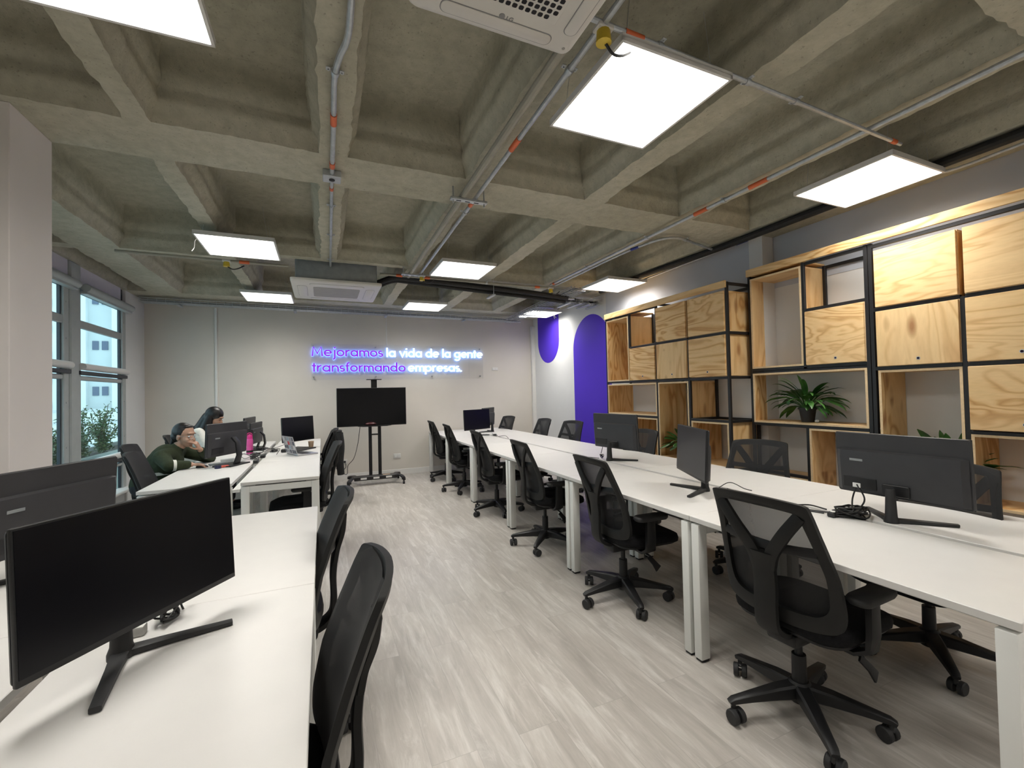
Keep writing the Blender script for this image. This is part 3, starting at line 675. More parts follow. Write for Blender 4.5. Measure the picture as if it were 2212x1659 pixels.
    pipe('conduit', 'conduit crossing the ceiling from the near air conditioner to the right', [(0.93, 1.355, 2.80), (3.12, 1.41, 2.80)], 0.011, 'galv', sleeves=((0.10, 0.09), (0.965, 0.05)), clips=(0.16, 0.40, 0.56))
    pipe('conduit', 'thin conduit beside the black duct over the wooden shelving', [(3.86, -0.5, 2.82), (3.86, 1.0, 2.82), (3.88, 1.45, 2.82), (3.76, 1.7, 2.82), (3.76, 2.2, 2.82), (3.80, 3.3, 2.82), (3.78, 4.45, 2.80)], 0.010, 'galv', sleeves=((0.71, 0.13),), clips=(0.42, 0.56), smat='blue')
    pipe('insulated_duct', 'black insulated duct line over the wooden shelving, near the right wall', [(3.70, -0.5, 2.82), (3.70, 1.9, 2.82), (3.72, 3.2, 2.82), (3.68, 4.3, 2.82), (3.66, 5.2, 2.81)], 0.032, 'insul')
    pipe('insulated_duct', 'black insulated pipes drooping from the far air conditioner to the cable tray', [(0.60, 5.55, 2.76), (0.80, 5.36, 2.81), (1.0, 5.30, 2.80), (1.7, 5.27, 2.77), (2.5, 5.27, 2.74), (3.2, 5.35, 2.72)], 0.034, 'insul')
    pipe('insulated_duct', 'second black pipe below the drooping insulated pipes', [(0.60, 5.62, 2.73), (0.80, 5.44, 2.79), (1.0, 5.38, 2.78), (1.7, 5.35, 2.735), (2.5, 5.35, 2.70), (3.2, 5.42, 2.68)], 0.026, 'insul')
    pipe('conduit', 'pale conduit with orange sleeves crossing behind the middle panel light', [(0.62, 5.16, 2.79), (2.78, 5.16, 2.79)], 0.014, 'pipe_grey', sleeves=((0.10, 0.07), (0.25, 0.07), (0.93, 0.07)), clips=(0.6,))
    pipe('conduit', 'pale conduit running left from the far air conditioner', [(-1.75, 5.16, 2.80), (-0.31, 5.16, 2.79)], 0.014, 'pipe_grey', sleeves=((0.72, 0.09),))
    # strut brackets
    for y, lab in ((2.95, 'slotted steel strut holding two pipes under the wide cross beam'), (5.02, 'slotted steel strut at the far end of the two parallel pipes')):
        t = thing('strut_bracket', lab, 'bracket', (0.975, y, 2.772), 0, 'slotted pipe brackets')
        G().box((0, 0, 0), (0.27, 0.042, 0.018), 0.003).build('slotted_channel', M['galv'], t)
        for k in (-0.075, -0.01, 0.055): G().box((k, 0, -0.0085), (0.035, 0.013, 0.002)).build('slot', M['dark'], t, smooth=0)
        for s in (-0.115, 0.115): G().cyl((s, 0, -0.03), (s, 0, 0.30 if y > 4 else 0.088), 0.005, seg=8).build('threaded_rod', M['galv'], t)
    t = thing('strut_bracket', 'short steel strut under the drooping black pipes', 'bracket', (2.03, 5.31, 2.655), 0, 'slotted pipe brackets')
    G().box((0, 0, 0), (0.042, 0.24, 0.018), 0.003).build('slotted_channel', M['galv'], t)
    for s in (-0.1, 0.1): G().cyl((0, s, 0), (0, s, 0.6), 0.004, seg=8).build('threaded_rod', M['galv'], t)
    # yellow outlets
    for x, y, lab in ((1.01, 1.37, 'yellow plug and lead above the right edge of the near air conditioner'), (1.09, 5.10, 'yellow plug hanging under the far strut bracket'), (2.84, 5.17, 'yellow plug at the end of the right conduit'), (-0.87, 5.16, 'yellow plug under the left middle panel light')):
        t = thing('yellow_plug', lab, 'plug', (x, y, 2.735), 0, 'yellow plugs under the ceiling')
        G().cyl((0, 0, 0.0), (0, 0, 0.045), 0.030, 0.026, 12).build('plug_body', M['yellow'], t)
        G().box((0, 0, 0.055), (0.07, 0.05, 0.02), 0.004).build('box_cover', M['panel_frame'], t)
        g = G(); g.tube(smooth_path([(0.01, 0, 0.0), (0.05, 0.01, -0.02), (0.10, 0.02, -0.005), (0.15, 0.03, 0.03)], 6), 0.006, 6); g.build('lead', M['cable'], t)
    # wire basket trays
    def tray(name, label, a, b, w, h, step=0.10):
        a, b = Vector(a), Vector(b); d = (b-a).normalized(); sd = Vector((-d.y, d.x, 0)); Ln = (b-a).length
        t = thing('cable_tray', label, 'cable tray', a, 0, 'wire cable trays'); g = G()
        for s in (-w/2, -w/4, 0, w/4, w/2): g.tube([sd*s, d*Ln+sd*s], 0.0042, 5)
        for s in (-w/2, w/2): g.tube([sd*s+Vector((0, 0, h)), d*Ln+sd*s+Vector((0, 0, h))], 0.0042, 5); g.tube([sd*s+Vector((0, 0, h/2)), d*Ln+sd*s+Vector((0, 0, h/2))], 0.0035, 5)
        k = 0
        while k*step <= Ln:
            p = d*k*step; g.tube([p+sd*(-w/2)+Vector((0, 0, h)), p+sd*(-w/2), p+sd*(w/2), p+sd*(w/2)+Vector((0, 0, h))], 0.0028, 5); k += 1
        g.build('wire_basket', M['galv'], t)
        for u in (0.08, 0.35, 0.6, 0.85):
            p = d*Ln*u; g = G(); g.box(p+Vector((0, 0, -0.02)), (0.04 if abs(d.x) > 0.5 else w*1.5, w*1.5 if abs(d.x) > 0.5 else 0.04, 0.02), 0.003)
            g.cyl(p+sd*w*0.6+Vector((0, 0, -0.02)), p+sd*w*0.6+Vector((0, 0, 0.08)), 0.004, seg=6); g.build('support_bracket', M['galv'], t)
        rn = random.Random(len(label)); g = G()
        for q in range(5):
            pts = [d*Ln*k/14+sd*(rn.uniform(-0.35, 0.35)*w)+Vector((0, 0, 0.014+0.006*q+rn.uniform(0, 0.012))) for k in range(15)]; g.tube(smooth_path(pts, 3), 0.006, 5)
        g.build('cable_bundle', M['galv_dull'], t)
    tray('cable_tray', 'wire basket tray running along the top of the back wall', (-2.3, 7.60, 2.775), (3.2, 7.60, 2.745), 0.15, 0.055)
    tray('cable_tray', 'wire basket tray coming forward from the back wall near the violet shape', (3.30, 7.68, 2.74), (3.16, 4.98, 2.74), 0.20, 0.055)
    tray('cable_tray', 'short wire basket tray with black ducts ending at the right wall', (3.25, 5.62, 2.70), (3.90, 5.62, 2.70), 0.24, 0.08)
    pipe('insulated_duct', 'black duct lying in the short tray at the right wall', [(3.20, 5.45, 2.73), (3.4, 5.58, 2.755), (3.65, 5.64, 2.75), (3.91, 5.64, 2.75)], 0.032, 'insul')
    pipe('conduit', 'silver conduit above the back wall tray', [(-2.3, 7.80, 2.83), (3.2, 7.80, 2.80)], 0.015, 'galv')
ceiling_items()

# ---------------------------------------------------------------- desks
DZ = 0.735
def desk_module(label, x0, xm0, xm1, x1, y0, y1, group):
    t = thing('bench_desk', label, 'desk', ((x0+x1)/2, y0, 0), 0, group)
    cx = (x0+x1)/2; Ly = y1-y0
    for a, b in ((x0, xm0), (xm1, x1)):
        G().bx(a-cx, b-cx, 0.0015, Ly-0.0015, DZ-0.026, DZ, 0.002).build('tabletop', M['desk'], t)
        for yy in (0.035, Ly-0.035):
            for xx in (a-cx+0.030, b-cx-0.030):
                lg = G().bx(xx-0.03, xx+0.03, yy-0.024, yy+0.024, 0.012, DZ-0.036, 0.005, 2).build('leg', M['desk_metal'], t)
                G().bx(xx-0.026, xx+0.026, yy-0.02, yy+0.02, 0.0, 0.0125, 0.003).build('foot_glide', M['black'], lg)
            G().bx(a-cx+0.058, b-cx-0.058, yy-0.022, yy+0.022, DZ-0.088, DZ-0.036, 0.004).build('frame_rail', M['desk_metal'], t)
            G().bx(a-cx+0.10, b-cx-0.10, yy-0.012, yy+0.012, DZ-0.037, DZ-0.0255).build('spacer', M['black'], t)
        xx = a-cx+0.14 if a < cx-0.1 and a == x0 else b-cx-0.14
        G().bx(xx-0.02, xx+0.02, 0.06, Ly-0.06, DZ-0.075, DZ-0.035, 0.003).build('support_beam', M['desk_metal'], t)
    G().bx(xm0-cx+0.004, xm1-cx-0.004, 0.01, Ly-0.01, DZ-0.075, DZ-0.052).build('cable_channel', M['desk_metal'], t)
    return t
def desks():
    nth = ['nearest', 'second', 'third', 'fourth', 'fifth', 'farthest']
    for i in range(6):
        desk_module('white double bench desk of the long right row, %s' % ['nearest the camera', 'second from the camera', 'third from the camera', 'fourth from the camera', 'fifth from the camera', 'touching the back wall'][i],
                    1.752, 2.42, 2.462, 3.108, (0.562 if i == 0 else 0.53+1.225*i), 0.53+1.225*(i+1), 'desks of the long right row')
    desk_module('white double bench desk in the left foreground under the big black monitor', -1.262, -0.672, -0.628, -0.034, 0.50, 1.737, 'front left desks')
    desk_module('white double bench desk in the left foreground, the farther one of the pair', -1.262, -0.672, -0.628, -0.034, 1.737, 2.942, 'front left desks')
    labs = ['white double bench desk of the far left row, nearest with its open end frame showing', 'white double bench desk of the far left row, middle one where the laptop stands', 'white double bench desk of the far left row, nearest the television']
    for i in range(3): desk_module(labs[i], -1.262, -0.665, -0.605, -0.034, 4.05+1.215*i, 4.05+1.215*(i+1), 'desks of the far left row')
desks()

# ---------------------------------------------------------------- office chair
def back_x(z, y=0.0):
    K = [(0.40, -0.135), (0.47, -0.145), (0.56, -0.155), (0.68, -0.178), (0.80, -0.215), (0.90, -0.252), (0.975, -0.285)]
    for (a, xa), (b, xb) in zip(K, K[1:]):
        if z <= b:
            t = max(0, (z-a)/(b-a)); x = xa+(xb-xa)*t; break
    else: x = K[-1][1]
    return x+0.040*(y/0.22)**2
def chair_proto():
    t = thing('office_chair', 'chair', 'chair', (0, 0, 0), 0, 'black mesh office chairs')
    out = [(0.0, 0.975), (0.10, 0.971), (0.172, 0.963), (0.194, 0.957), (0.202, 0.938), (0.214, 0.84), (0.226, 0.76), (0.238, 0.68), (0.244, 0.58), (0.240, 0.51), (0.216, 0.470), (0.15, 0.452), (0.07, 0.447)]
    inn = [(0.0, 0.932), (0.08, 0.930), (0.142, 0.924), (0.158, 0.918), (0.165, 0.900), (0.180, 0.82), (0.192, 0.75), (0.203, 0.68), (0.204, 0.60), (0.197, 0.552), (0.172, 0.522), (0.13, 0.510), (0.06, 0.506)]
    out = [(max(0, p.x), p.y) for p in smooth_path([Vector((y, z, 0)) for y, z in out], 3)]; inn = [(max(0, p.x), p.y) for p in smooth_path([Vector((y, z, 0)) for y, z in inn], 3)]
    full = lambda h: h+[(0.0, h[-1][1])]+[(-y, z) for y, z in reversed(h[1:])]
    O, I = full(out), full(inn); g = G()
    rg = []
    n = len(O)
    secs = []
    for k in range(n):
        (yo, zo), (yi, zi) = O[k], I[k]
        secs.append([(back_x(zo, yo)+0.006, yo, zo), (back_x(zi, yi)+0.010, yi, zi), (back_x(zi, yi)-0.010, yi, zi), ((back_x(zo, yo)+back_x(zi, yi))/2-0.018, (yo+yi)/2, (zo+zi)/2), (back_x(zo, yo)-0.012, yo, zo)])
    secs.append(secs[0]); vs = [[g.v(p) for p in s] for s in secs[:-1]]; vs.append(vs[0])
    for a, b in zip(vs, vs[1:]):
        for i in range(5): g.f([a[i], a[(i+1) % 5], b[(i+1) % 5], b[i]])
    g.build('backrest_frame', M['frame_black'], t, smooth=0.9)
    g = G(); rows = []
    for r in range(15):
        z = 0.456+(0.968-0.456)*r/14
        hw = 0.0
        for (y1, z1), (y2, z2) in zip(out, out[1:]):
            if min(z1, z2) <= z <= max(z1, z2): hw = max(hw, y1+(y2-y1)*((z-z1)/(z2-z1) if z2 != z1 else 0))
        hw = max(hw, 0.06)-0.0005; rows.append([(back_x(z, hw*(c/5-1))+(0.0125 if 0 < c < 10 else 0.005), hw*(c/5-1), z) for c in range(11)])
    g.rings(rows, closed=False); g.build('backrest_mesh', M['mesh'], t)
    g = G(); P = [(0.02, 0, 0.392), (-0.10, 0, 0.385), (-0.150, 0, 0.392), (-0.195, 0, 0.43), (-0.205, 0, 0.50), (-0.203, 0, 0.60), (-0.212, 0, 0.69), (-0.222, 0, 0.735)]
    g.sweep(smooth_path(P, 5), 0.092, 0.026, (0, 1, 0))
    for s in (-1, 1):
        Q = [(-0.210, s*0.022, 0.675), (-0.220, s*0.045, 0.74), (-0.238, s*0.105, 0.83), (-0.240, s*0.168, 0.915)]
        pth = smooth_path(Q, 5); g.sweep(pth, [0.055-0.012*i/len(pth) for i in range(len(pth))], 0.022, (0, s*0.82, -0.57))
    g.build('back_spine', M['frame_black'], t, smooth=0.9)
    g = G(); g.sweep([(back_x(0.775, y)-0.004, y, 0.775-0.012*(1-(y/0.2)**2)) for y in [-0.19+0.038*k for k in range(11)]], 0.034, 0.012, (0, 0, 1)); g.build('lumbar_bar', M['black'], t)
    # seat cushion
    g = G(); o = rrect(0.46, 0.475, 0.10, 6)
    def lay(sx, z, dz=0.0): return [(0.09+x*sx, y*sx, z-(0.022*max(0, (x-0.12)/0.12) if x > 0.12 else 0)*1.0) for x, y in o]
    g.rings([lay(0.90, 0.405), lay(0.985, 0.418), lay(1.0, 0.440), lay(0.975, 0.462), lay(0.90, 0.472), lay(0.5, 0.470)]); g.build('seat', M['fabric'], t, smooth=1.2)
    g = G(); g.rings([[(0.09+x*0.8, y*0.8, 0.385) for x, y in o], [(0.09+x*0.93, y*0.93, 0.398) for x, y in o], [(0.09+x*0.93, y*0.93, 0.408) for x, y in o]]); g.build('seat_pan', M['black'], t)
    g = G(); g.box((0.0, 0, 0.362), (0.24, 0.13, 0.055), 0.015, 2); g.build('tilt_mechanism', M['black'], t)
    g = G(); g.cyl((0, 0, 0.09), (0, 0, 0.26), 0.029, 0.027); g.cyl((0, 0, 0.23), (0, 0, 0.345), 0.015); g.build('gas_lift', M['black'], t)
    g = G(); g.tube(smooth_path([(0.05, -0.06, 0.355), (0.06, -0.15, 0.345), (0.07, -0.21, 0.33)], 4), 0.006, 6)
    g.sweep([(0.05, -0.205, 0.335), (0.075, -0.225, 0.30), (0.10, -0.235, 0.262)], [0.03, 0.034, 0.05], 0.010, (1, 0.2, 0.4)); g.build('height_lever', M['black'], t)
    for s in (-1, 1):
        g = G(); g.sweep([(0.02, s*0.10, 0.375), (0.02, s*0.215, 0.372), (0.02, s*0.262, 0.40), (0.02, s*0.268, 0.46), (0.02, s*0.268, 0.585)], [0.07, 0.07, 0.07, 0.066, 0.058], [0.018, 0.018, 0.024, 0.030, 0.030], (1, 0, 0))
        ar = g.build('armrest', M['black'], t, smooth=0.9)
        g = G(); o2 = rrect(0.235, 0.085, 0.035, 5); g.rings([[(0.03+x*0.93, s*0.262+y*0.9, 0.588) for x, y in o2], [(0.03+x, s*0.262+y, 0.598) for x, y in o2], [(0.03+x, s*0.262+y, 0.610) for x, y in o2], [(0.03+x*0.94, s*0.262+y*0.9, 0.617) for x, y in o2]]); g.build('arm_pad', M['black_soft'], ar, smooth=1.0)
    g = G(); g.lathe([(0.026, 0.060), (0.040, 0.066), (0.046, 0.085), (0.044, 0.140), (0.034, 0.150)], seg=20)
    for k in range(5):
        a = 2*PI*k/5; d = Vector((math.cos(a), math.sin(a), 0)); sd = Vector((-math.sin(a), math.cos(a), 0))
        P = [d*0.028+Vector((0, 0, 0.112)), d*0.11+Vector((0, 0, 0.108)), d*0.22+Vector((0, 0, 0.096)), d*0.296+Vector((0, 0, 0.086)), d*0.314+Vector((0, 0, 0.078))]
        g.sweep(P, [0.060, 0.054, 0.042, 0.034, 0.028], [0.062, 0.052, 0.034, 0.024, 0.018], sd)
    base = g.build('star_base', M['black'], t, smooth=0.7)
    rn = random.Random(3)
    for k in range(5):
        a = 2*PI*k/5; d = Vector((math.cos(a)*0.298, math.sin(a)*0.298, 0)); b = a+rn.uniform(-1.2, 1.2)+0.6
        ax = Vector((math.cos(b), math.sin(b), 0)); fw = Vector((-ax.y, ax.x, 0)); c = d+Vector((0, 0, 0.030))+fw*0.014; g = G()
        for s in (-1, 1):
            q = c+ax*s*0.0175; rg = []
            for r_, w_ in ((0.010, 0.012), (0.026, 0.012), (0.030, 0.008), (0.030, -0.008), (0.026, -0.011), (0.010, -0.011)):
                rg.append([q+ax*s*w_+(fw*math.cos(u)+Vector((0, 0, 1))*math.sin(u))*r_ for u in [2*PI*i/16 for i in range(16)]])
            g.rings(rg)
        g.cyl(c-ax*0.02, c+ax*0.02, 0.006); g.cyl(d+Vector((0, 0, 0.045)), d+Vector((0, 0, 0.078)), 0.010)
        g.box(c+Vector((0, 0, 0.020))-fw*0.008, (0.028, 0.028, 0.014), 0.005); g.build('caster', M['black_soft'], base)
    return t
def chairs():
    A = 'black mesh office chair '
    spots = [(1.85, 1.26, 3, 17, 'nearest in the right row, its mesh back turned to the camera'),
             (1.85, 2.45, -2, 36, 'second from the camera on the aisle side of the right row'),
             (1.86, 3.60, -4, 10, 'third from the camera on the aisle side of the right row'),
             (1.87, 4.84, -3, 50, 'fourth from the camera on the aisle side of the right row'),
             (1.87, 6.13, -4, 22, 'fifth from the camera on the aisle side of the right row'),
             (1.87, 7.12, -2, 60, 'last on the aisle side of the right row'),
             (2.83, 1.24, 180, 3, 'behind the big monitor back at the right edge'),
             (3.00, 2.38, 200, 20, 'standing in front of the shelf with the leafy plant'),
             (2.93, 3.76, 184, 40, 'half hidden behind the monitor near the violet arch'),
             (3.10, 5.45, 192, 15, 'in front of the violet arch'),
             (3.04, 6.28, 182, 30, 'before the white wall between two violet shapes'),
             (2.905, 7.40, 189, 33, 'farthest, before the corner of the back wall'),
             (-0.135, 1.20, 180, 12, 'cut by the bottom edge beside the foreground desk'),
             (-0.17, 2.14, 182, 40, 'beside the farther left foreground desk'),
             (-0.13, 4.50, 184, 25, 'at the aisle side of the far left desks, without jacket'),
             (-0.10, 6.42, 181, 9, 'under the black jacket at the far left desks'),
             (-1.22, 4.66, 3, 50, 'empty at the window side of the far left desks'),
             (-1.52, 5.50, 0, 18, 'of the woman in the green sweater'),
             (-1.50, 6.66, 5, 44, 'of the woman in the white sweater')]
    p = chair_proto()
    for i, (x, y, h, st, lab) in enumerate(spots):
        o = p if i == 0 else dup(p, A+lab)
        o['label'] = A+lab; o.location = (x, y, 0); o.rotation_euler = (0, 0, R(h))
        for c in o.children:
            if c.name.startswith('star_base'): c.rotation_euler = (0, 0, R(st-h))
    # jacket over a chair back
    g = G(); rows = []
    cx, cy = -0.10, 6.42
    def jk(u, side, z):
        y = u*0.235*(1.0 if z > 0.6 else 1.0+0.15*(0.6-z)); q = noise.noise(Vector((u*3, z*4, side*5)))*0.022+noise.noise(Vector((u*9, z*2, side)))*0.010
        return Vector((cx-(back_x(max(0.47, z), y)-side*(0.030+q)) if z < 0.93 else cx-back_x(0.93, y)+side*(0.03)*(1-(z-0.93)/0.05), cy-y, z))
    zs = [0.16+0.06*k for k in range(13)]
    for z in zs: rows.append([jk(u/6-1, 1.0, z+0.03*noise.noise(Vector((u, 0, 3)))) for u in range(13)])
    rows.append([jk(u/6-1, 0.0, 0.975) for u in range(13)])
    for z in reversed(zs[3:]): rows.append([jk(u/6-1, -1.0, z) for u in range(13)])
    g.rings(rows, closed=False); o = g.build('jacket', M['black_cloth'], smooth=2.0)
    sm = o.modifiers.new('s', 'SOLIDIFY'); sm.thickness = 0.008; ss = o.modifiers.new('u', 'SUBSURF'); ss.levels = 1; ss.render_levels = 1
    tag(o, 'black jacket draped over a chair back at the far left row, near the television', 'jacket')
    for s in (-1, 1):
        g = G(); g.tube(smooth_path([(cx+0.30, cy-s*0.20, 0.92), (cx+0.315, cy-s*0.24, 0.75), (cx+0.30, cy-s*0.25, 0.55), (cx+0.31, cy-s*0.24, 0.38)], 6), 0.05, 10, rs=[0.045+0.012*noise.noise(Vector((k, s, 0))) for k in range(19)])
        g.build('sleeve', M['black_cloth'], o)
chairs()

# ---------------------------------------------------------------- monitors
def monitor_proto(style=0):
    t = thing('monitor', 'monitor', 'monitor', (0, 0, 0), 0, 'monitors on the desks')
    W, H = 0.54, 0.3145; zc = 0.258; tl = R(3); X0 = 0.075
    T = Matrix.Translation((X0, 0, zc)) @ Matrix.Rotation(-tl, 4, 'Y')
    g = G(T); g.box((-0.006, 0, 0), (0.012, W, H), 0.003, 2); g.build('bezel', M['black'], t)
    g = G(T); g.box((0.0004, 0, 0.005), (0.0022, W-0.008, H-0.020)); g.build('screen', M['screen_matt'], t, smooth=0)
    g = G(T); o = rrect(W, H, 0.012, 4)
    g.rings([[(-0.012, y, z) for y, z in o], [(-0.018, y*0.995, z*0.995) for y, z in o], [(-0.020, y*0.99, z*0.985) for y, z in o]]); g.build('rear_shell', M['monitor_back'], t)
    g = G(T); prof = [(-0.014, -0.150), (-0.040, -0.143), (-0.043, 0.03), (-0.037, 0.066), (-0.014, 0.076)]
    g.rings([[(x*0.6, y, z) if abs(y) > 0.25 else (x, y, z) for x, z in prof] for y in (-0.262, -0.240, 0.240, 0.262)], closed=True); g.build('rear_bulge', M['monitor_back'], t)
    g = G(T); g.box((-0.0435, 0.165, 0.020), (0.002, 0.06, 0.012), 0.001); g.build('rear_badge', M['galv_dull'], t)
    g = G(T); g.box((-0.0432, 0.155, -0.098), (0.003, 0.15, 0.055), 0.001); g.build('port_recess', M['black'], t)
    if style == 0:
        g = G(T); g.box((-0.046, 0.0, -0.112), (0.010, 0.11, 0.055), 0.003); g.build('neck_bracket', M['black'], t)
        g = G(); g.lathe([(0.030, 0.0), (0.030, 0.012), (0.024, 0.03), (0.020, 0.12), (0.0185, 0.155), (0.016, 0.160)], (-0.012, 0, 0), 16); g.build('neck', M['black_soft'], t)
        for s in (-1, 1):
            d = Vector((math.cos(R(48)), s*math.sin(R(48)), 0)); sd = Vector((-d.y, d.x, 0)); p0 = Vector((-0.012, 0, 0.011))
            g = G(); g.sweep([p0, p0+d*0.09+Vector((0, 0, 0.0)), p0+d*0.245-Vector((0, 0, 0.003))], [0.040, 0.030, 0.022], [0.020, 0.018, 0.013], sd); g.build('foot', M['black_soft'], t)
    else:
        g = G(); g.box((0.02, 0, 0.006), (0.19, 0.28, 0.012), 0.004); g.build('foot_plate', M['black'], t)
        g = G(); g.sweep([(-0.03, 0, 0.012), (-0.06, 0, 0.10), (-0.045, 0, 0.22), (0.0, 0, 0.27)], [0.08, 0.065, 0.06, 0.06], 0.022, (0, 1, 0)); g.build('neck', M['black'], t)
    return t
def monitors():
    p = monitor_proto(0); q = monitor_proto(1)
    D = [(0, -0.480, 1.465, -33.6, 1.0, 'large black monitor in the left foreground, screen towards the camera'),
         (0, -0.935, 2.33, 157, 1.0, 'dark monitor seen from behind at the left edge, behind the foreground screen'),
         (0, 2.513, 1.225, 1, 1.0, 'big charcoal monitor seen from behind at the right, above a cable tangle'),
         (0, 2.255, 2.13, 153, 1.0, 'monitor turned sideways with grey screen in the middle of the right row'),
         (0, 2.50, 3.46, 8, 1.06, 'charcoal monitor seen from behind in front of the violet arch'),
         (0, 2.18, 6.56, -66, 1.0, 'black monitor at the far end of the right row, screen towards the camera'),
         (0, 2.66, 7.06, 138, 1.0, 'monitor seen from behind, partly hidden at the far end of the right row'),
         (1, -0.83, 5.18, 152, 1.03, 'charcoal monitor seen from behind in front of the woman in green'),
         (1, -0.345, 6.37, -40, 1.0, 'black monitor facing the camera behind the open laptop'),
         (1, -0.84, 6.78, 174, 1.0, 'monitor seen edge-on beyond the pink bottle, the taller of two'),
         (1, -0.74, 6.50, 171, 0.86, 'smaller monitor seen edge-on in front of the taller one')]
    used = set()
    for st, x, y, yaw, sc, lab in D:
        src = (p, q)[st]; o = src if st not in used else dup(src, lab); used.add(st)
        o['label'] = lab; o.location = (x, y, DZ); o.rotation_euler = (0, 0, R(yaw)); o.scale = (sc,)*3
monitors()
def tangle(name, label, c, rx, ry, h, n, r, seed, mat='cable', cat='cable', tails=()):
    rn = random.Random(seed); pts = []
    for k in range(n):
        a = k*2.1+rn.uniform(-0.6, 0.6); q = rn.uniform(0.35, 1.0)
        pts.append((c[0]+rx*q*math.cos(a), c[1]+ry*q*math.sin(a), c[2]+r+rn.uniform(0, h)))
    g = G(); g.tube(smooth_path(pts, 7), r, 6)
    for tl in tails: g.tube(smooth_path(tl, 7), r, 6)
    return tag(g.build(name, M[mat]), label, cat)
def desk_items():
    z = DZ
    tangle('cable_tangle', 'coiled black cable bundle behind the foreground monitor', (-0.44, 1.66, z), 0.035, 0.075, 0.055, 26, 0.0032, 2, tails=[[(-0.44, 1.66, z+0.03), (-0.40, 1.73, z+0.06), (-0.41, 1.62, z+0.16)]])
    tag(G().box((-0.50, 1.585, z+0.014), (0.055, 0.035, 0.028), 0.005, 2).build('power_adapter', M['socket']), 'small white adapter beside the foreground monitor foot', 'adapter')
    tangle('cable_tangle', 'tangle of black cables left of the big right monitor stand', (2.44, 1.37, z), 0.095, 0.080, 0.050, 52, 0.0038, 5, tails=[[(2.47, 1.35, z+0.03), (2.49, 1.33, z+0.09), (2.485, 1.36, z+0.16)], [(2.46, 1.37, z+0.02), (2.48, 1.38, z+0.08), (2.49, 1.365, z+0.15)], [(2.42, 1.42, z+0.006), (2.38, 1.53, z+0.004), (2.36, 1.62, z+0.006), (2.41, 1.56, z+0.02), (2.40, 1.46, z+0.02)], [(2.38, 1.46, z+0.004), (2.32, 1.60, z+0.004), (2.26, 1.72, z+0.004)]])
    tag(G().box((2.362, 1.405, z+0.013), (0.05, 0.035, 0.026), 0.005).build('power_brick', M['cable']), 'small black power brick beside the cable tangle', 'adapter')
    tangle('cable_tangle', 'short cable loop with plug beside the sideways monitor', (2.36, 2.02, z), 0.03, 0.03, 0.02, 8, 0.0028, 8, tails=[[(2.33, 2.08, z+0.02), (2.38, 2.03, z+0.06), (2.42, 1.96, z+0.03), (2.45, 1.93, z+0.02)]])
    tangle('cable_tangle', 'small tied cable behind the monitor near the violet arch', (2.50, 3.60, z), 0.025, 0.04, 0.05, 12, 0.003, 9, tails=[[(2.49, 3.60, z+0.05), (2.53, 3.62, z+0.12)], [(2.48, 3.62, z+0.004), (2.40, 3.78, z+0.004), (2.35, 3.90, z+0.004)]])
    tangle('cable_tangle', 'dark cable heap at the foot of the far right row monitors', (2.42, 6.30, z), 0.05, 0.10, 0.03, 16, 0.0035, 10, tails=[[(2.44, 6.2, z+0.004), (2.47, 6.0, z+0.03), (2.46, 5.85, z+0.004)]])
    tangle('cable_tangle', 'thin cable at the left edge below the rear monitor', (-0.98, 2.12, z), 0.03, 0.05, 0.02, 8, 0.003, 11, tails=[[(-0.98, 2.15, z+0.02), (-0.99, 2.08, z+0.08), (-0.97, 2.14, z+0.15)]])
    tangle('cable_tangle', 'black cables and plugs between the far left desks, behind the pink bottle', (-0.72, 5.95, z), 0.07, 0.20, 0.03, 26, 0.003, 12, tails=[[(-0.70, 5.9, z+0.01), (-0.62, 6.2, z+0.03), (-0.55, 6.5, z+0.02), (-0.42, 6.45, z+0.07)], [(-0.75, 5.8, z+0.01), (-0.78, 5.5, z+0.02), (-0.80, 5.25, z+0.1)]])
    for i, (x, y, rx, ry, lab) in enumerate(((-0.70, 5.55, 0.05, 0.10, 'loops of thin black cable beside the gap left of the laptop'), (-0.56, 6.15, 0.06, 0.10, 'knotted black cables on the far left desk, below the monitor behind the laptop'), (-0.74, 6.42, 0.06, 0.12, 'black cable pile under the smaller edge-on monitor'))):
        tangle('cable_tangle', lab, (x, y, z), rx, ry, 0.035, 20, 0.0034, 30+i, tails=[[(x, y, z+0.02), (x+0.08, y-0.15, z+0.05), (x+0.06, y-0.35, z+0.006)], [(x, y, z+0.02), (x-0.10, y+0.05, z+0.06), (x-0.16, y+0.2, z+0.006)]])
    for x, y, lab in ((-0.635, 5.20, 'black power plug in the gap between the far left desktops'), (-0.62, 5.62, 'black power plug in the gap beside the laptop')):
        tag(G().box((x, y, z+0.018), (0.045, 0.10, 0.036), 0.006).build('power_plug', M['cable']), lab, 'plug', 'plugs in the far left desk gap')
    tag(G().box((2.487, 1.362, z+0.155), (0.004, 0.035, 0.022), 0.001).build('cable_tag', M['paper']), 'white paper tag on the cable behind the big right monitor', 'tag')
    tag(G().box((2.36, 1.405, z+0.0275), (0.03, 0.02, 0.002), 0.0005, rot=Matrix.Rotation(0.5, 4, 'Z')).build('brick_label', M['paper']), 'white label lying on the power brick near the cable tangle', 'label')
    # laptop
    t = thing('laptop', 'open silver laptop covered in stickers on the far left row', 'laptop', (-0.27, 5.70, z), R(24))
    g = G(); g.box((0.05, 0, 0.009), (0.23, 0.32, 0.014), 0.004, 2); g.build('base', M['silver'], t)
    g = G(); g.box((0.045, 0, 0.0165), (0.10, 0.27, 0.0015)); g.build('keyboard', M['black'], t, smooth=0)
    g = G(); g.box((0.13, 0, 0.0165), (0.06, 0.10, 0.0012)); g.build('trackpad', M['galv_dull'], t, smooth=0)
    T = Matrix.Translation((-0.068, 0, 0.018)) @ Matrix.Rotation(R(-14), 4, 'Y')
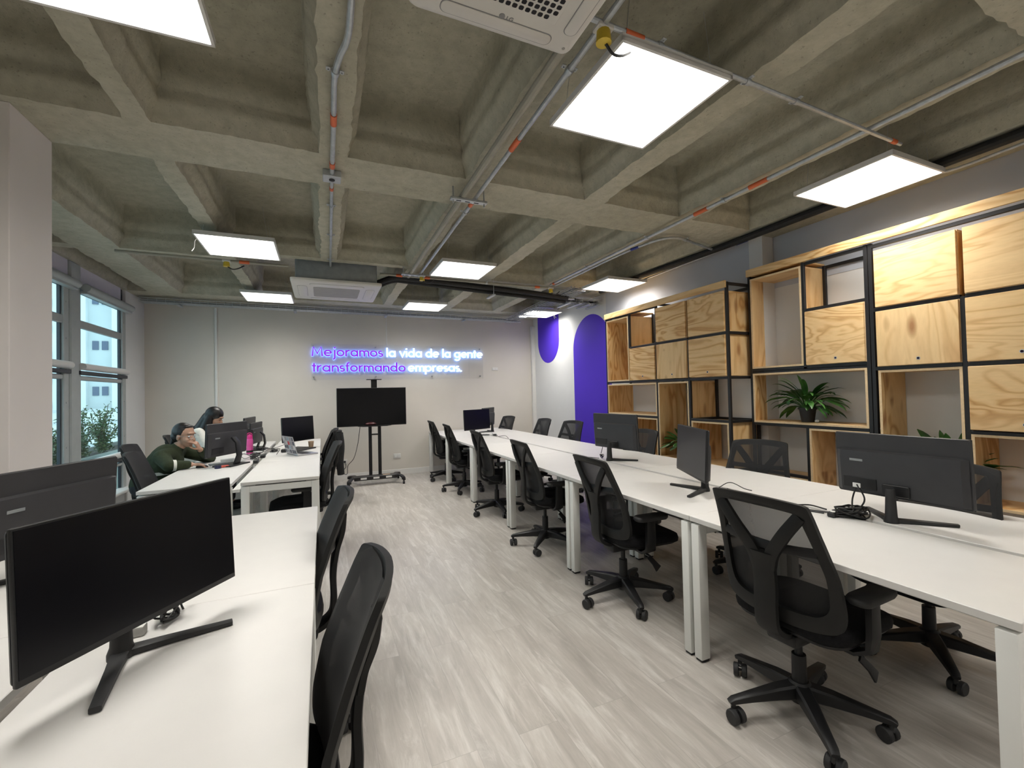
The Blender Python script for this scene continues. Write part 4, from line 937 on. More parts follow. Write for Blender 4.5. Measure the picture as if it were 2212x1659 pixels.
    lid = G(T).box((0, 0, 0.105), (0.006, 0.32, 0.21), 0.002).build('lid', M['silver'], t)
    rn = random.Random(6)
    cols = [plain('sticker grey', (0.30, 0.30, 0.32)), plain('sticker white', (0.6, 0.6, 0.6)), plain('sticker red', (0.45, 0.03, 0.04)), plain('sticker dark', (0.08, 0.09, 0.12)), plain('sticker pale blue', (0.30, 0.40, 0.48))]
    k = 0
    for iy in range(5):
        for iz in range(4):
            for sgn in (-1, 1):
                g = G(T); g.box((sgn*0.0036, -0.125+0.062*iy+rn.uniform(-.006, .006), 0.03+0.05*iz), (0.0006, rn.uniform(0.04, 0.058), rn.uniform(0.03, 0.044))); g.build('sticker', cols[2 if (iy, iz) == (2, 2) else rn.choice((0, 1, 3, 4, 0))], lid, smooth=0)
    # bottle, cup, mouse and small things
    t = thing('water_bottle', 'pink plastic water bottle standing behind the woman\'s monitor', 'bottle', (-0.81, 6.10, z))
    G().lathe([(0.030, 0.0), (0.036, 0.006), (0.036, 0.075), (0.033, 0.085), (0.036, 0.095), (0.036, 0.165), (0.030, 0.185)], seg=20).build('body', M['pink'], t)
    G().lathe([(0.031, 0.183), (0.031, 0.205), (0.020, 0.225), (0.008, 0.235)], seg=20).build('cap', M['pink_dark'], t)
    g = G(); g.tube(smooth_path([(0.028, 0, 0.20), (0.02, 0, 0.245), (-0.02, 0, 0.245), (-0.028, 0, 0.20)], 5), 0.004, 6); g.build('carry_loop', M['pink_dark'], t)
    G().lathe([(0.0368, 0.02), (0.0368, 0.045)], seg=20).build('band', M['cable'], t)
    tag(G().lathe([(0.024, 0.0), (0.026, 0.004), (0.034, 0.085), (0.0355, 0.087), (0.0355, 0.091), (0.032, 0.09), (0.024, 0.008)], (-0.145, 6.30, z), 20).build('paper_cup', M['kraft']), 'brown paper cup right of the monitor behind the laptop', 'cup')
    g = G(); g.sph((-1.09, 5.155, z+0.008), (0.052, 0.031, 0.020), 16, 8); tag(g.build('computer_mouse', M['black']), 'black mouse under the hand of the woman in green', 'mouse')
    tag(G().box((-0.99, 5.30, z+0.009), (0.14, 0.075, 0.016), 0.005, rot=Matrix.Rotation(0.5, 4, 'Z')).build('phone', M['galv_dull']), 'grey phone lying below the monitor of the woman in green', 'phone')
    tag(G().box((-0.90, 5.06, z+0.010), (0.10, 0.05, 0.018), 0.006, rot=Matrix.Rotation(0.2, 4, 'Z')).build('pen_case', M['red']), 'small orange case under the monitor of the woman in green', 'case')
    tag(G().cyl((-0.93, 5.00, z), (-0.93, 5.00, z+0.03), 0.028).build('tape_roll', M['navy']), 'dark blue round tin under the monitor of the woman in green', 'tin')
    tag(G().box((-0.92, 5.42, z+0.022), (0.12, 0.07, 0.042), 0.008).build('tissue_pack', M['paper']), 'white tissue pack behind the monitor of the woman in green', 'tissue pack')
    tag(G().box((-0.24, 6.16, z+0.008), (0.13, 0.36, 0.014), 0.004, rot=Matrix.Rotation(R(-35), 4, 'Z')).build('keyboard', M['black']), 'black keyboard in front of the monitor behind the laptop', 'keyboard')
    tag(G().box((-0.42, 6.02, z+0.02), (0.10, 0.06, 0.036), 0.006).build('power_brick', M['cable']), 'black power brick left of the open laptop', 'adapter')
desk_items()

# ---------------------------------------------------------------- television on a trolley
def television():
    cx, cy, rz = 0.765, 7.36, R(-1.5)
    t = thing('television_stand', 'black two-post television trolley on casters by the back wall', 'stand', (cx, cy, 0), rz)
    for s in (-0.072, 0.072):
        G().cyl((s, 0, 0.10), (s, 0, 0.93), 0.026).build('post', M['steel_black'], t)
    g = G(); g.cyl((-0.05, 0, 0.78), (0.05, 0, 0.78), 0.012); g.build('cross_bar', M['steel_black'], t)
    G().bx(-0.045, 0.045, 0.005, 0.035, 0.93, 1.66, 0.003).build('mast', M['steel_black'], t)
    G().bx(-0.115, 0.115, -0.06, 0.09, 1.655, 1.665, 0.002).build('top_plate', M['steel_black'], t)
    g = G(); o = [(-0.26, -0.02), (-0.18, -0.16), (0.18, -0.16), (0.26, -0.02), (0.20, 0.10), (-0.20, 0.10)]
    g.rings([[(x, y, 0.915) for x, y in o], [(x, y, 0.930) for x, y in o]]); g.build('shelf', M['steel_black'], t, smooth=0)
    g = G()
    for y0 in (-0.15,):
        o = rrect(0.80, 0.10, 0.03, 4)
        g.box((0, -0.17, 0.115), (0.66, 0.018, 0.06), 0.006); g.box((0, -0.10, 0.135), (0.66, 0.16, 0.014), 0.005)
    for s in (-1, 1):
        g.sweep(smooth_path([(s*0.30, -0.15, 0.13), (s*0.36, -0.19, 0.13), (s*0.40, -0.25, 0.10), (s*0.405, -0.28, 0.065)], 5), 0.07, 0.022, (0.5, s*0.5, 0))
        g.sweep(smooth_path([(s*0.30, -0.08, 0.13), (s*0.34, 0.06, 0.13), (s*0.38, 0.19, 0.10), (s*0.385, 0.23, 0.065)], 5), 0.07, 0.022, (1, 0, 0))
    g.build('base_frame', M['steel_black'], t)
    for x in (-0.19, 0.0, 0.19): G().box((x, -0.1795, 0.115), (0.09, 0.002, 0.028), 0.0).build('base_slot', M['trim'], t, smooth=0)
    G().box((0.16, -0.11, 0.1435), (0.11, 0.05, 0.003)).build('warning_label', M['kraft'], t, smooth=0)
    for x, y in ((-0.405, -0.285), (0.405, -0.285), (-0.385, 0.235), (0.385, 0.235)):
        g = G(); g.cyl((x-0.014, y, 0.027), (x+0.014, y, 0.027), 0.027, seg=18); g.cyl((x, y, 0.03), (x, y, 0.075), 0.012); g.build('caster', M['black'], t)
    tv = thing('television', 'large black flat television on the trolley, switched off', 'television', (0.725, 7.28, 1.225), R(-1.6))
    g = G(); g.box((0, 0.02, 0), (1.055, 0.035, 0.605), 0.006, 2); g.build('casing', M['black'], tv)
    g = G(); g.box((0, 0.0015, 0.003), (1.035, 0.002, 0.580)); g.build('screen', M['screen'], tv, smooth=0)
    g = G(); g.sph((0.70, 7.29, 0.955), (0.085, 0.05, 0.028), 16, 8); tag(g.build('speakerphone', plain('dark red plastic', (0.06, 0.008, 0.012), 0.4)), 'dark red device lying on the television trolley shelf', 'device')
television()

# ---------------------------------------------------------------- shelving
def frame(label, xf, xb, posts, rails, sides, loc):
    t = thing('shelf_frame', label, 'shelving', loc); ox, oy, _ = loc; s = 0.0125
    for (y, z0, z1, back) in posts:
        for x in ([xf+s, xb-s] if back else [xf+s]):
            G().bx(x-ox-s, x-ox+s, y-oy-s, y-oy+s, z0, z1, 0.0015).build('post', M['steel_black'], t)
    for (y0, y1, z, back) in rails:
        for x in ([xf+s, xb-s] if back else [xf+s]):
            G().bx(x-ox-s*0.98, x-ox+s*0.98, y0-oy+s, y1-oy-s, z-s, z+s, 0.0015).build('rail', M['steel_black'], t)
    for (y, z) in sides:
        G().bx(xf-ox+2*s, xb-ox-2*s, y-oy-s*0.98, y-oy+s*0.98, z-s*0.98, z+s*0.98, 0.0015).build('side_rail', M['steel_black'], t)
    return t
def plybox(label, xf, xb, y0, y1, z0, z1, door=None, lock=True, group=None):
    e = 0.0135; y0 += e; y1 -= e; z0 += e; z1 -= e; th = 0.016
    t = thing('plywood_cabinet' if door else 'plywood_box', label, 'cabinet' if door else 'shelf box', (xf, y0, z0), 0, group)
    W, H, D = y1-y0, z1-z0, xb-xf; f = 0.004 if not door else 0.006
    for yy in (0, W-th): G().bx(f, D, yy, yy+th, th, H-th, 0.0008).build('side_panel', M['ply_v'], t, smooth=0)
    for zz in (0, H-th): G().bx(f, D, 0, W, zz, zz+th, 0.0008).build('bottom_panel' if zz == 0 else 'top_panel', M['ply'], t, smooth=0)
    g = G()
    for a in ((0, W, 0, th), (0, W, H-th, H), (0, th, th, H-th), (W-th, W, th, H-th)): g.bx(f-0.003, f, a[0], a[1], a[2], a[3])
    g.build('edge_band', M['ply_edge'], t, smooth=0)
    if door:
        d = G().bx(-0.014, 0.001, 0.003, W-0.003, 0.003, H-0.003, 0.0015).build('door', M['ply_v' if door == 'v' else 'ply'], t, smooth=0)
        if lock:
            G().cyl((-0.0155, W*0.47, 0.045), (-0.012, W*0.47, 0.045), 0.011, seg=18).build('lock_ring', M['chrome'], d)
            G().cyl((-0.0165, W*0.47, 0.045), (-0.012, W*0.47, 0.045), 0.0075, seg=18).build('lock_core', M['hole'], d)
    return t
def shelving():
    # smaller unit, beside the violet arch
    xf, xb = 3.50, 3.90; c = [4.87, 4.395, 3.92, 3.445, 2.965]; r = [0.03, 0.64, 1.08, 1.50, 1.92, 2.335]
    frame('black steel frame of the smaller wooden shelving beside the violet arch', xf, xb,
          [(c[0], 0, 2.36, 1), (c[1], r[4], 2.36, 1), (c[2], 0, 2.36, 1), (c[3], 0, r[4], 1), (c[4], 0, 2.40, 1), (c[1], 0, r[2], 0)],
          [(c[1], c[0], r[5]+0.012, 0), (c[4], c[2], r[5]+0.045, 1), (c[2], c[1], r[4], 1), (c[4], c[2], r[4], 0), (c[2], c[0], r[3], 0), (c[4], c[2], r[3]-0.005, 0), (c[2], c[0], r[2], 0), (c[4], c[3], r[2], 1), (c[4], c[3], r[1]-0.02, 0), (c[4], c[0], r[0], 0), (c[3], c[2], r[1]-0.02, 0)] if False else
          [(c[2], c[0], r[5]+0.012, 0), (c[4], c[2], r[5]+0.045, 1)] + [(c[2], c[1], r[4], 1), (c[3], c[2], r[4], 0), (c[4], c[3], r[4], 0), (c[2], c[0], r[3], 0), (c[3], c[2], r[3]-0.005, 0), (c[4], c[3], r[3]-0.005, 0), (c[2], c[0], r[2], 0), (c[4], c[3], r[2], 1), (c[4], c[3], r[1]-0.02, 0), (c[3], c[2], r[1]-0.02, 0), (c[2], c[0], r[0]-0.01, 0), (c[4], c[2], r[0]-0.01, 0)],
          [(c[4], 2.385), (c[4], r[4]), (c[4], r[3]-0.005), (c[4], r[2]), (c[4], r[1]-0.02), (c[4], 0.02), (c[3], r[2]), (c[0], 2.34), (c[2], 2.37)], (3.7, 3.92, 0))
    B = lambda lab, y1, y0, z0, z1, **k: plybox(lab, xf-0.002, xb, y0, y1, z0, z1, **k)
    B('tall open plywood box at the top left corner of the smaller shelving', c[0], c[1], r[3], r[5]+0.0)
    B('plywood cabinet with striped door below the open frame cell of the smaller shelving', c[1], c[2], r[3], r[4], door='h')
    B('upper left plywood cabinet of the door pair at the top of the smaller shelving', c[2], c[3], r[4], r[5], door='h', lock=False)
    B('upper right plywood cabinet of the door pair at the top of the smaller shelving', c[3], c[4], r[4], r[5], door='h', lock=False)
    B('plywood cabinet with upright grained door in the middle of the smaller shelving', c[2], c[3], r[3], r[4], door='v')
    B('plywood cabinet with wavy grained door at the near edge of the smaller shelving', c[3], c[4], r[3], r[4], door='h')
    B('wide low open plywood box in the second row of the smaller shelving', c[0], c[2], r[2], r[3]-0.01)
    B('tall open plywood box holding the small plant', c[2], c[3], r[1]-0.02, r[3]-0.01)
    B('open plywood box at the lower near corner of the smaller shelving', c[3], c[4], r[1]-0.02, r[2])
    B('open plywood box behind the monitor at the lower left of the smaller shelving', c[1], c[2], r[0]+0.55, r[2])
    B('lowest wide plywood box of the smaller shelving, behind the chairs', c[3], c[4], 0.03, r[1]-0.02)
    B('lowest left plywood box of the smaller shelving, behind the chairs', c[1], c[2], 0.03, r[0]+0.55)
    # side panels of open frame cells are plywood sheets
    o = tag(G().bx(3.482, 3.498, 2.955, 4.882, 2.345, 2.412, 0.002).build('fascia_board', M['ply_board'], smooth=0), 'long plywood fascia board along the top of the smaller shelving', 'board')
    # larger unit, nearer
    xf, xb = 3.76, 4.075; c = [2.925, 2.415, 1.925, 1.41, 0.93, 0.45]; r = [0.03, 0.62, 1.055, 1.56, 2.04, 2.44]
    q = [0.03, 0.65, 1.085, 1.515, 1.95, 2.40]; y2 = 1.90
    frame('black steel frame of the larger wooden shelving at the right', xf, xb,
          [(c[0], 0, 2.46, 1), (c[1], r[3], 2.45, 1), (c[1], 0, r[2], 1), (1.945, 0, 2.45, 1), (1.915, 0, 2.45, 1), (c[3], 0, q[4], 0), (c[4], 0, 2.45, 0), (c[5], 0, 2.45, 1)],
          [(1.945, c[1], r[4], 1), (c[1], c[0], r[3], 0), (1.945, c[1], r[3], 0), (1.945, c[0], r[3]-0.027, 0), (1.945, c[0], r[2], 0), (c[1], c[0], r[1]-0.0, 0), (1.945, c[0], r[0]-0.01, 0), (1.945, c[1], 2.435, 1),
           (c[3], 1.915, q[4], 0), (c[4], c[3], q[4], 0), (c[3], 1.915, q[3], 0), (c[4], c[3], q[3], 0), (c[4], c[3], q[2]-0.005, 0), (c[3], 1.915, q[1]-0.01, 0), (c[5], c[4], q[4], 0), (c[5], c[4], q[3], 0), (c[4], 1.915, 0.02, 0), (c[5], c[4], 0.02, 0), (c[4], 1.915, 2.425, 0), (c[5], c[4], 2.425, 0)],
          [(c[0], 2.44), (c[0], r[3]), (c[0], r[2]), (c[0], r[1]), (c[0], 0.02), (c[1], r[4]), (c[5], 2.42), (c[1], r[1]), (1.945, r[1])], (3.92, 1.69, 0))
    B = lambda lab, y1, y0, z0, z1, **k: plybox(lab, xf-0.002, xb, y0, y1, z0, z1, **k)
    B('tall open plywood box at the top left corner of the larger shelving', c[0], c[1], r[3], r[5])
    B('plywood cabinet with swirled door below the open frame cell of the larger shelving', c[1], 1.945, r[3], r[4], door='h')
    B('top plywood cabinet of the larger shelving right of the open frame cell', y2, c[3], q[4], q[5], door='h', lock=False)
    B('top plywood cabinet of the larger shelving cut by the right edge', c[3], c[4], q[4], q[5], door='h', lock=False)
    B('plywood cabinet with upright grained door in the second row of the larger shelving', y2, c[3], q[3], q[4], door='v')
    B('plywood cabinet in the second row of the larger shelving cut by the right edge', c[3], c[4], q[3], q[4], door='h')
    B('wide open plywood box holding the large leafy plant', c[0], 1.945, r[2], r[3]-0.02)
    B('tall open plywood box with a plant behind the big right monitor', y2, c[3], q[1], q[3])
    B('plywood cabinet right of the tall open box, above the right monitor corner', c[3], c[4], q[2], q[3], door='h')
    B('tall open plywood box left of the big right monitor', c[1], 1.945, 0.24, r[2])
    B('open plywood box behind the chair at the right edge', c[3], c[4], 0.60, q[2])
    B('low plywood box behind the chair with the wide mesh back', c[0], c[1], 0.05, r[1])
    B('lowest plywood box under the tall box of the larger shelving', y2, c[3], 0.05, q[1]-0.01)
    tag(G().bx(xf-0.018, xf-0.002, 0.44, 2.94, 2.452, 2.52, 0.002).build('fascia_board', M['ply_board'], smooth=0), 'long plywood fascia board along the top of the larger shelving', 'board')
    # top boards behind the fascias
    tag(G().bx(xf, xb, 2.42, 2.935, 2.4535, 2.468, 0.002).build('top_board', M['ply'], smooth=0), 'plywood top board over the tall corner box of the larger shelving', 'board')
    tag(G().bx(3.50, 3.90, 4.40, 4.87, 2.3615, 2.376, 0.002).build('top_board', M['ply'], smooth=0), 'plywood top board over the tall corner box of the smaller shelving', 'board')
shelving()

def plant(label, loc, pot_r, pot_h, n, Ln, seed, up=0.55, wl=0.045, squash=1.0, xmax=0.17, group='potted plants on the shelves'):
    t = thing('potted_plant', label, 'plant', loc, 0, group); rn = random.Random(seed)
    G().lathe([(pot_r*0.70, 0), (pot_r*0.94, pot_h*0.88), (pot_r*1.06, pot_h*0.88), (pot_r*1.06, pot_h), (pot_r*0.95, pot_h), (pot_r*0.92, pot_h*0.9)], seg=20).build('pot', M['black_soft'], t)
    gl = G(); gs = G()
    for k in range(n):
        a = 2*PI*k/n*2.6+rn.uniform(-0.4, 0.4); el = rn.uniform(0.35, 1.35); l = Ln*rn.uniform(0.6, 1.05)
        d = Vector((math.cos(a)*squash, math.sin(a), 0)); p = Vector((d.x*pot_r*0.4, d.y*pot_r*0.4, pot_h*0.9)); v = (d*math.cos(el)+Vector((0, 0, math.sin(el)))); pts = [p.copy()]
        for i in range(12):
            p = p+v*l/12; v = (v+Vector((0, 0, -0.13-0.03*i*(1-up)))+d*0.02).normalized(); pts.append(p.copy())
        gs.tube(pts[:6], 0.0022, 5)
        w = wl*rn.uniform(0.75, 1.15); sdv = Vector((-d.y, d.x, 0)).normalized(); tilt = rn.uniform(-0.5, 0.5); rows = []
        for i in range(4, 13):
            s = (i-4)/8; ww = w*math.sin(PI*min(1, s*0.97+0.02))**0.8*0.5+0.0008
            dd = (pts[min(12, i+1)]-pts[i-1]).normalized(); nn = sdv.cross(dd); sv = (sdv*math.cos(tilt)+nn*math.sin(tilt))
            c = pts[i]; c = c+Vector((0, 0, 0.004*math.sin(s*9)))
            rows.append([c+sv*ww+nn*ww*0.25, c, c-sv*ww+nn*ww*0.25])
        for r_ in rows:
            for q in r_: q.z = max(q.z, 0.012); q.x = max(-0.25, min(q.x, xmax))
        gl.rings(rows, closed=False)
    gs.build('stem', M['leaf'], t); gl.build('foliage', M['leaf'], t, smooth=2)
    return t
plant('large leafy green plant in a black pot on the wide shelf box', (3.885, 2.49, 1.0855), 0.068, 0.125, 66, 0.36, 3, up=0.7, wl=0.045, squash=0.42)
plant('small green plant in a black pot beside the sideways monitor', (3.63, 3.69, 0.6505), 0.055, 0.12, 44, 0.28, 7, up=0.9, wl=0.036, squash=0.8)
plant('green plant whose leaf tips rise above the big right monitor', (3.885, 1.53, 0.6805), 0.065, 0.13, 20, 0.36, 12, up=1.3, wl=0.06, squash=0.35)
tag(G().sph((3.84, 2.385, 1.0995), (0.016, 0.018, 0.014), 10, 8).build('pebble', M['paper']), 'small white pebble beside the pot of the large leafy plant', 'pebble')

# ---------------------------------------------------------------- people
def fuse(parts_fn, name, mat, parent, vox=0.008, smooth_it=4, fac=0.5):
    g = G(); parts_fn(g)
    bmesh.ops.recalc_face_normals(g.bm, faces=list(g.bm.faces))
    me = bpy.data.meshes.new('tmp'); g.bm.to_mesh(me); g.bm.free()
    o = bpy.data.objects.new('tmp', me); C.objects.link(o)
    m = o.modifiers.new('r', 'REMESH'); m.mode = 'VOXEL'; m.voxel_size = vox
    s = o.modifiers.new('s', 'SMOOTH'); s.factor = fac; s.iterations = smooth_it
    bpy.context.view_layer.update(); dg = bpy.context.evaluated_depsgraph_get()
    me2 = bpy.data.meshes.new_from_object(o.evaluated_get(dg)); bpy.data.objects.remove(o)
    for p in me2.polygons: p.use_smooth = True
    me2.materials.clear(); me2.materials.append(mat)
    r = bpy.data.objects.new(name, me2); C.objects.link(r)
    if parent is not None: r.parent = parent
    return r
def head_parts(g, c, fw, up, k=1.0):
    """skull, jaw, nose, ears and neck stub; c = head centre at eye height"""
    sd = up.cross(fw).normalized(); Rm = Matrix((fw, sd, up)).transposed()
    P = lambda x, y, z: Vector(c)+(fw*x+sd*y+up*z)*k
    g.sph(P(-0.012, 0, 0.035), (0.096*k, 0.076*k, 0.090*k), 20, 14, Rm)
    g.sph(P(0.026, 0, -0.02), (0.060*k, 0.062*k, 0.085*k), 18, 12, Rm)
    g.sph(P(0.038, 0, -0.075), (0.040*k, 0.042*k, 0.035*k), 14, 10, Rm)      # jaw, chin
    g.sph(P(0.066, 0, -0.098), (0.018*k, 0.022*k, 0.016*k), 12, 8, Rm)
    g.cap(P(0.082, 0, 0.002), 0.009*k, P(0.104, 0, -0.034), 0.013*k, 10)       # nose
    for s in (-1, 1):
        g.sph(P(0.094, s*0.011, -0.038), 0.008*k, 8, 6)
        g.sph(P(-0.004, s*0.077, -0.012), (0.018*k, 0.007*k, 0.031*k), 10, 8, Rm)   # ears
        g.sph(P(0.058, s*0.038, -0.040), (0.026*k, 0.022*k, 0.026*k), 10, 8, Rm)  # cheeks
    g.sph(P(0.078, 0, 0.030), (0.016*k, 0.045*k, 0.014*k), 12, 8, Rm)        # brow
    g.sph(P(0.086, 0, -0.066), (0.012*k, 0.024*k, 0.011*k), 12, 8, Rm)       # mouth mound
    return P, Rm
def hand(g, w, d, n, curl, k=1.0, mirror=1, spread=0.10):
    """w wrist, d pointing direction of palm, n back-of-hand normal"""
    d = d.normalized(); n = (n-d*n.dot(d)).normalized(); s = d.cross(n)*mirror
    for q in (-0.026, -0.009, 0.009, 0.026):
        g.cap(w+s*q*0.6*k, 0.013*k, w+d*0.082*k+s*q*k, 0.0115*k, 10)
    Ls = (0.034, 0.041, 0.038, 0.030)
    for i, q in enumerate((-0.028, -0.0095, 0.0095, 0.028)):
        p = w+(d*0.086+s*q)*k; v = (d+s*spread*(i-1.5)/1.5).normalized(); c = curl if isinstance(curl, float) else curl[i]; r = 0.0088
        for j in range(3):
            v = (v*math.cos(c)-n*math.sin(c)).normalized() if j or c > 0 else v
            e = p+v*Ls[i]*(1, 0.72, 0.55)[j]*k; g.cap(p, r*k, e, (r-0.0009)*k, 10); p = e; r -= 0.0009
    p = w+(d*0.022-s*0.026)*k; v = (d*0.62-s*0.62-n*0.45).normalized()
    for l, r in ((0.040, 0.0115), (0.032, 0.0098), (0.024, 0.0085)):
        e = p+v*l*k; g.cap(p, r*k, e, (r-0.001)*k, 10); p = e; v = (v+d*0.35).normalized()
def face_details(P, Rm, body, glasses=False, k=1.0, closed=False):
    for s in (-1, 1):
        if not closed:
            G().sph(P(0.0775, s*0.031, 0.0), (0.008*k, 0.0125*k, 0.007*k), 12, 8, Rm).build('eye', M['paper'], body)
            G().sph(P(0.0835, s*0.030, 0.0), (0.003*k, 0.0052*k, 0.0055*k), 10, 8, Rm).build('iris', M['hair'], body)
        else: G().sph(P(0.083, s*0.031, -0.006), (0.005*k, 0.0125*k, 0.0022*k), 12, 8, Rm).build('eyelashes', M['hair'], body)
        G().tube([P(0.088-0.012*abs(t-0.2), s*(0.014+0.034*t), 0.021+0.006*math.sin(t*PI)) for t in [i/6 for i in range(7)]], 0.0028*k, 6).build('eyebrow', M['hair'], body)
    G().sph(P(0.0955, 0, -0.064), (0.006*k, 0.021*k, 0.0045*k), 12, 8, Rm).build('upper_lip', M['lips'], body)
    G().sph(P(0.0945, 0, -0.072), (0.0065*k, 0.018*k, 0.005*k), 12, 8, Rm).build('lower_lip', M['lips'], body)
def people():
    UP = Vector((0, 0, 1))
    # woman in dark green, hand at her chin, other hand on the mouse
    O = Vector((-1.50, 5.42, 0))
    t = thing('person', 'woman in a dark green sweater and glasses, hand at her mouth, by the window', 'person', O)
    fw = Vector((0.86, -0.50, -0.04)).normalized(); up = (UP-fw*UP.dot(fw)).normalized()
    hc = Vector((-1.285, 5.40, 1.035))-O
    el_l, wr_l = Vector((-1.115, 5.60, 0.775))-O, Vector((-1.150, 5.375, 0.890))-O
    sh_l, sh_r = Vector((-1.36, 5.59, 0.875))-O, Vector((-1.42, 5.20, 0.855))-O
    el_r, wr_r = Vector((-1.33, 5.07, 0.785))-O, Vector((-1.175, 5.14, 0.775))-O
    pel, chest, neck = Vector((-0.07, 0, 0.56)), Vector((0.06, -0.02, 0.80)), Vector((0.135, -0.015, 0.90))
    store = {}
    def body(g):
        store['P'], store['R'] = head_parts(g, hc, fw, up, 1.0)
        g.cap(neck, 0.056, hc-up*0.06-fw*0.02, 0.052)
        g.sph(chest, (0.11, 0.165, 0.15), 18, 12); g.cap(pel, 0.15, chest, 0.13)
        g.cap(sh_l, 0.06, sh_r, 0.06); g.cap(sh_l, 0.052, el_l, 0.042); g.cap(el_l, 0.040, wr_l, 0.026); g.cap(sh_r, 0.052, el_r, 0.042); g.cap(el_r, 0.040, wr_r, 0.025)
        for s in (-1, 1):
            k_ = Vector((0.38, s*0.11, 0.52)); g.cap(pel+Vector((0, s*0.09, -0.01)), 0.09, k_, 0.062); g.cap(k_, 0.058, Vector((0.36, s*0.11, 0.10)), 0.042); g.cap(Vector((0.35, s*0.11, 0.05)), 0.038, Vector((0.48, s*0.12, 0.035)), 0.032)
        hand(g, wr_l, Vector((-0.25, -0.22, 0.62)), Vector((0.85, -0.2, 0.3)), (0.55, 0.6, 0.65, 0.75), 0.92, 1, 0.05)
        hand(g, wr_r, Vector((1.0, 0.10, -0.10)), Vector((0.05, 0, 1.0)), (0.30, 0.32, 0.36, 0.42), 0.92, 1, 0.12)
    b = fuse(body, 'body', M['skin'], t, 0.0055, 3)
    P, Rm = store['P'], store['R']; face_details(P, Rm, b, True)
    def sweater(g):
        g.sph(chest, (0.128, 0.185, 0.165), 18, 12); g.cap(pel+Vector((0, 0, 0.02)), 0.17, chest, 0.150); g.cap(sh_l, 0.072, sh_r, 0.074); g.cap(neck-Vector((0.01, 0, 0.04)), 0.082, neck+Vector((0.01, 0, 0.012)), 0.064)
        g.cap(sh_l, 0.070, el_l, 0.058); g.cap(el_l, 0.056, el_l.lerp(wr_l, 0.88), 0.040); g.cap(sh_r, 0.070, el_r, 0.056); g.cap(el_r, 0.054, el_r.lerp(wr_r, 0.82), 0.040)
    fuse(sweater, 'sweater', M['green_knit'], t, 0.009, 4)
    def cuff(g, a, b_, ra, u0, u1): g.cyl(a.lerp(b_, u0), a.lerp(b_, u1), ra, ra*0.98, 24)
    g = G(); cuff(g, el_r, wr_r, 0.0535, 0.16, 0.30); g.build('sleeve_stripe', M['white_knit'], t)
    g = G(); rg = []
    for z in (0.675, 0.705): rg.append([Vector((-0.015+0.176*math.cos(a), 0.178*math.sin(a), z)) for a in [2*PI*i/28 for i in range(28)]])
    g.rings(rg, cap0=False, cap1=False); g.build('waist_stripe', M['white_knit'], t)
    def legs(g):
        g.sph(pel, (0.165, 0.18, 0.13), 16, 10)
        for s in (-1, 1):
            k_ = Vector((0.38, s*0.11, 0.525)); g.cap(pel+Vector((0, s*0.09, -0.01)), 0.105, k_, 0.078); g.cap(k_, 0.072, Vector((0.36, s*0.11, 0.12)), 0.058)
    fuse(legs, 'trousers', M['trousers'], t, 0.012, 3)
    for s in (-1, 1):
        g = G(); g.sph((0.43, s*0.115, 0.038), (0.125, 0.046, 0.038), 16, 8); g.build('shoe', M['black'], t)
    def hair1(g):
        g.sph(P(-0.026, 0, 0.045), (0.098, 0.085, 0.092), 18, 12, Rm); g.sph(P(-0.06, 0, 0.0), (0.068, 0.078, 0.085), 16, 10, Rm); g.sph(P(0.03, 0, 0.098), (0.045, 0.055, 0.018), 12, 8, Rm)
        g.cap(P(-0.10, 0, -0.01), 0.035, P(-0.13, 0, -0.09), 0.026)
    fuse(hair1, 'hair', M['hair'], t, 0.006, 3)
    g = G()
    for s in (-1, 1):
        g.tube([P(0.104+0.002, s*0.036+0.024*math.cos(a), -0.003+0.019*math.sin(a)) for a in [2*PI*i/18 for i in range(19)]], 0.0016, 6)
        g.tube([P(0.100, s*0.060, 0.004), P(0.05, s*0.080, 0.004), P(0.0, s*0.084, 0.0)], 0.0015, 6)
    g.tube([P(0.106, -0.013, 0.0), P(0.110, 0, 0.004), P(0.106, 0.013, 0.0)], 0.0016, 6); g.build('glasses', M['chrome'], t)
    # woman in white, long black hair, looking down
    O = Vector((-1.50, 6.66, 0))
    t = thing('person', 'woman with long black hair and a white sweater, looking down beyond the first woman', 'person', O)
    fw = Vector((0.90, -0.22, -0.36)).normalized(); up = (UP-fw*UP.dot(fw)).normalized(); hc = Vector((0.235, -0.02, 1.165))
    pel, chest, neck = Vector((-0.03, 0, 0.57)), Vector((0.07, 0, 0.88)), Vector((0.13, 0, 1.02))
    sh = [Vector((0.09, s*0.175, 0.985)) for s in (-1, 1)]; el = [Vector((0.20, s*0.23, 0.775)) for s in (-1, 1)]; wr = [Vector((0.43, s*0.12, 0.775)) for s in (-1, 1)]
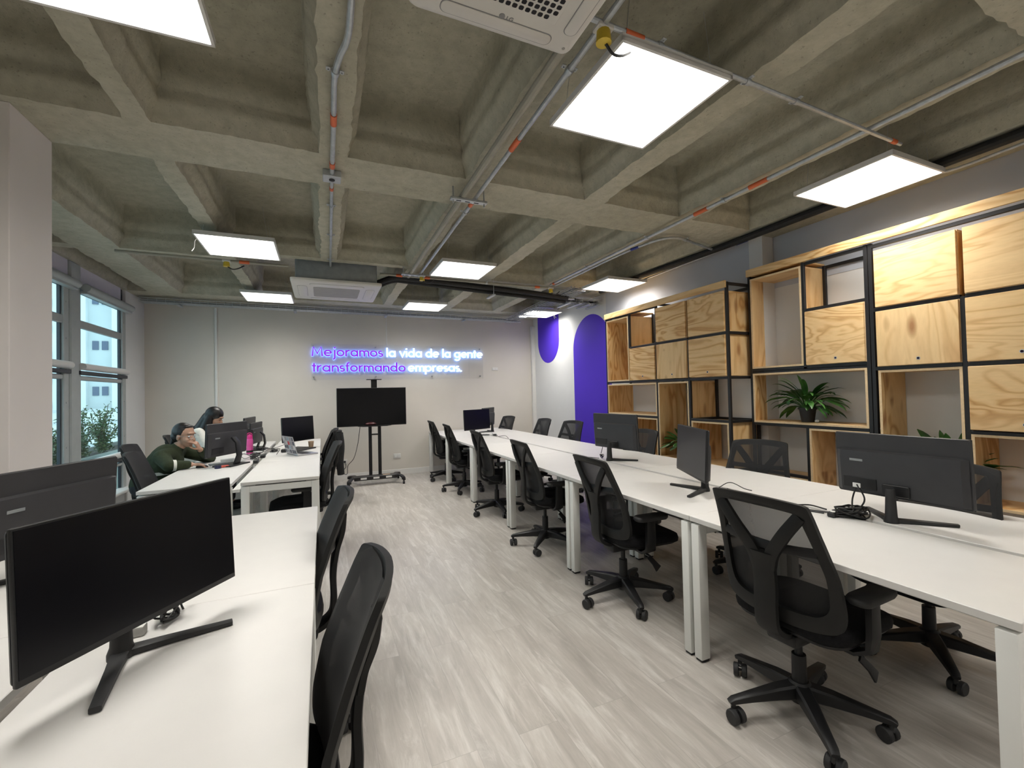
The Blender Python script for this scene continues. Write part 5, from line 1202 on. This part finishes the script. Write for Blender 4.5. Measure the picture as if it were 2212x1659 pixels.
    def body2(g):
        store['P'], store['R'] = head_parts(g, hc, fw, up, 0.98)
        g.cap(neck, 0.052, hc-up*0.06-fw*0.02, 0.050); g.sph(chest, (0.10, 0.155, 0.15), 18, 12); g.cap(pel, 0.14, chest, 0.12); g.cap(sh[0], 0.055, sh[1], 0.055)
        for i, s in enumerate((-1, 1)):
            g.cap(sh[i], 0.048, el[i], 0.040); g.cap(el[i], 0.038, wr[i], 0.025); hand(g, wr[i], Vector((1, -s*0.35, -0.06)), UP, 0.25, 0.9, s)
            k_ = Vector((0.40, s*0.10, 0.52)); g.cap(pel+Vector((0, s*0.09, -0.01)), 0.085, k_, 0.06); g.cap(k_, 0.056, Vector((0.38, s*0.11, 0.10)), 0.040); g.cap(Vector((0.37, s*0.11, 0.05)), 0.036, Vector((0.50, s*0.12, 0.035)), 0.030)
    b = fuse(body2, 'body', M['skin'], t, 0.0055, 3); P, Rm = store['P'], store['R']; face_details(P, Rm, b, False, 0.98, True)
    def sw2(g):
        g.sph(chest, (0.118, 0.172, 0.165), 18, 12); g.cap(pel+Vector((0, 0, 0.02)), 0.16, chest, 0.138); g.cap(sh[0], 0.066, sh[1], 0.066); g.cap(neck-Vector((0.01, 0, 0.05)), 0.078, neck, 0.062)
        for i in range(2): g.cap(sh[i], 0.068, el[i], 0.058); g.cap(el[i], 0.055, el[i].lerp(wr[i], 0.85), 0.040)
    fuse(sw2, 'sweater', M['white_knit'], t, 0.009, 4)
    def tr2(g):
        g.sph(pel, (0.155, 0.17, 0.12), 16, 10)
        for s in (-1, 1):
            k_ = Vector((0.40, s*0.10, 0.525)); g.cap(pel+Vector((0, s*0.09, -0.01)), 0.10, k_, 0.074); g.cap(k_, 0.068, Vector((0.38, s*0.11, 0.12)), 0.055)
    fuse(tr2, 'trousers', M['trousers'], t, 0.012, 3)
    for s in (-1, 1): G().sph((0.45, s*0.115, 0.038), (0.12, 0.044, 0.038), 16, 8).build('shoe', M['black'], t)
    def hair2(g):
        g.sph(P(-0.020, 0, 0.048), (0.104, 0.088, 0.094), 18, 12, Rm); g.sph(P(-0.055, 0, 0.0), (0.072, 0.086, 0.10), 16, 10, Rm)
        g.cap(P(-0.07, 0, -0.02), 0.075, Vector((0.05, 0, 0.98)), 0.075)
        for s in (-1, 1): g.cap(P(-0.035, s*0.066, 0.0), 0.036, Vector((0.11, s*0.10, 0.98)), 0.042); g.cap(Vector((0.11, s*0.10, 0.98)), 0.042, Vector((0.03, s*0.12, 0.86)), 0.035); g.cap(P(-0.02, s*0.070, 0.01), 0.028, Vector((0.19, s*0.085, 1.02)), 0.030)
        g.cap(Vector((0.0, 0, 1.0)), 0.075, Vector((-0.06, 0, 0.84)), 0.055)
    fuse(hair2, 'hair', M['hair'], t, 0.007, 3)
people()
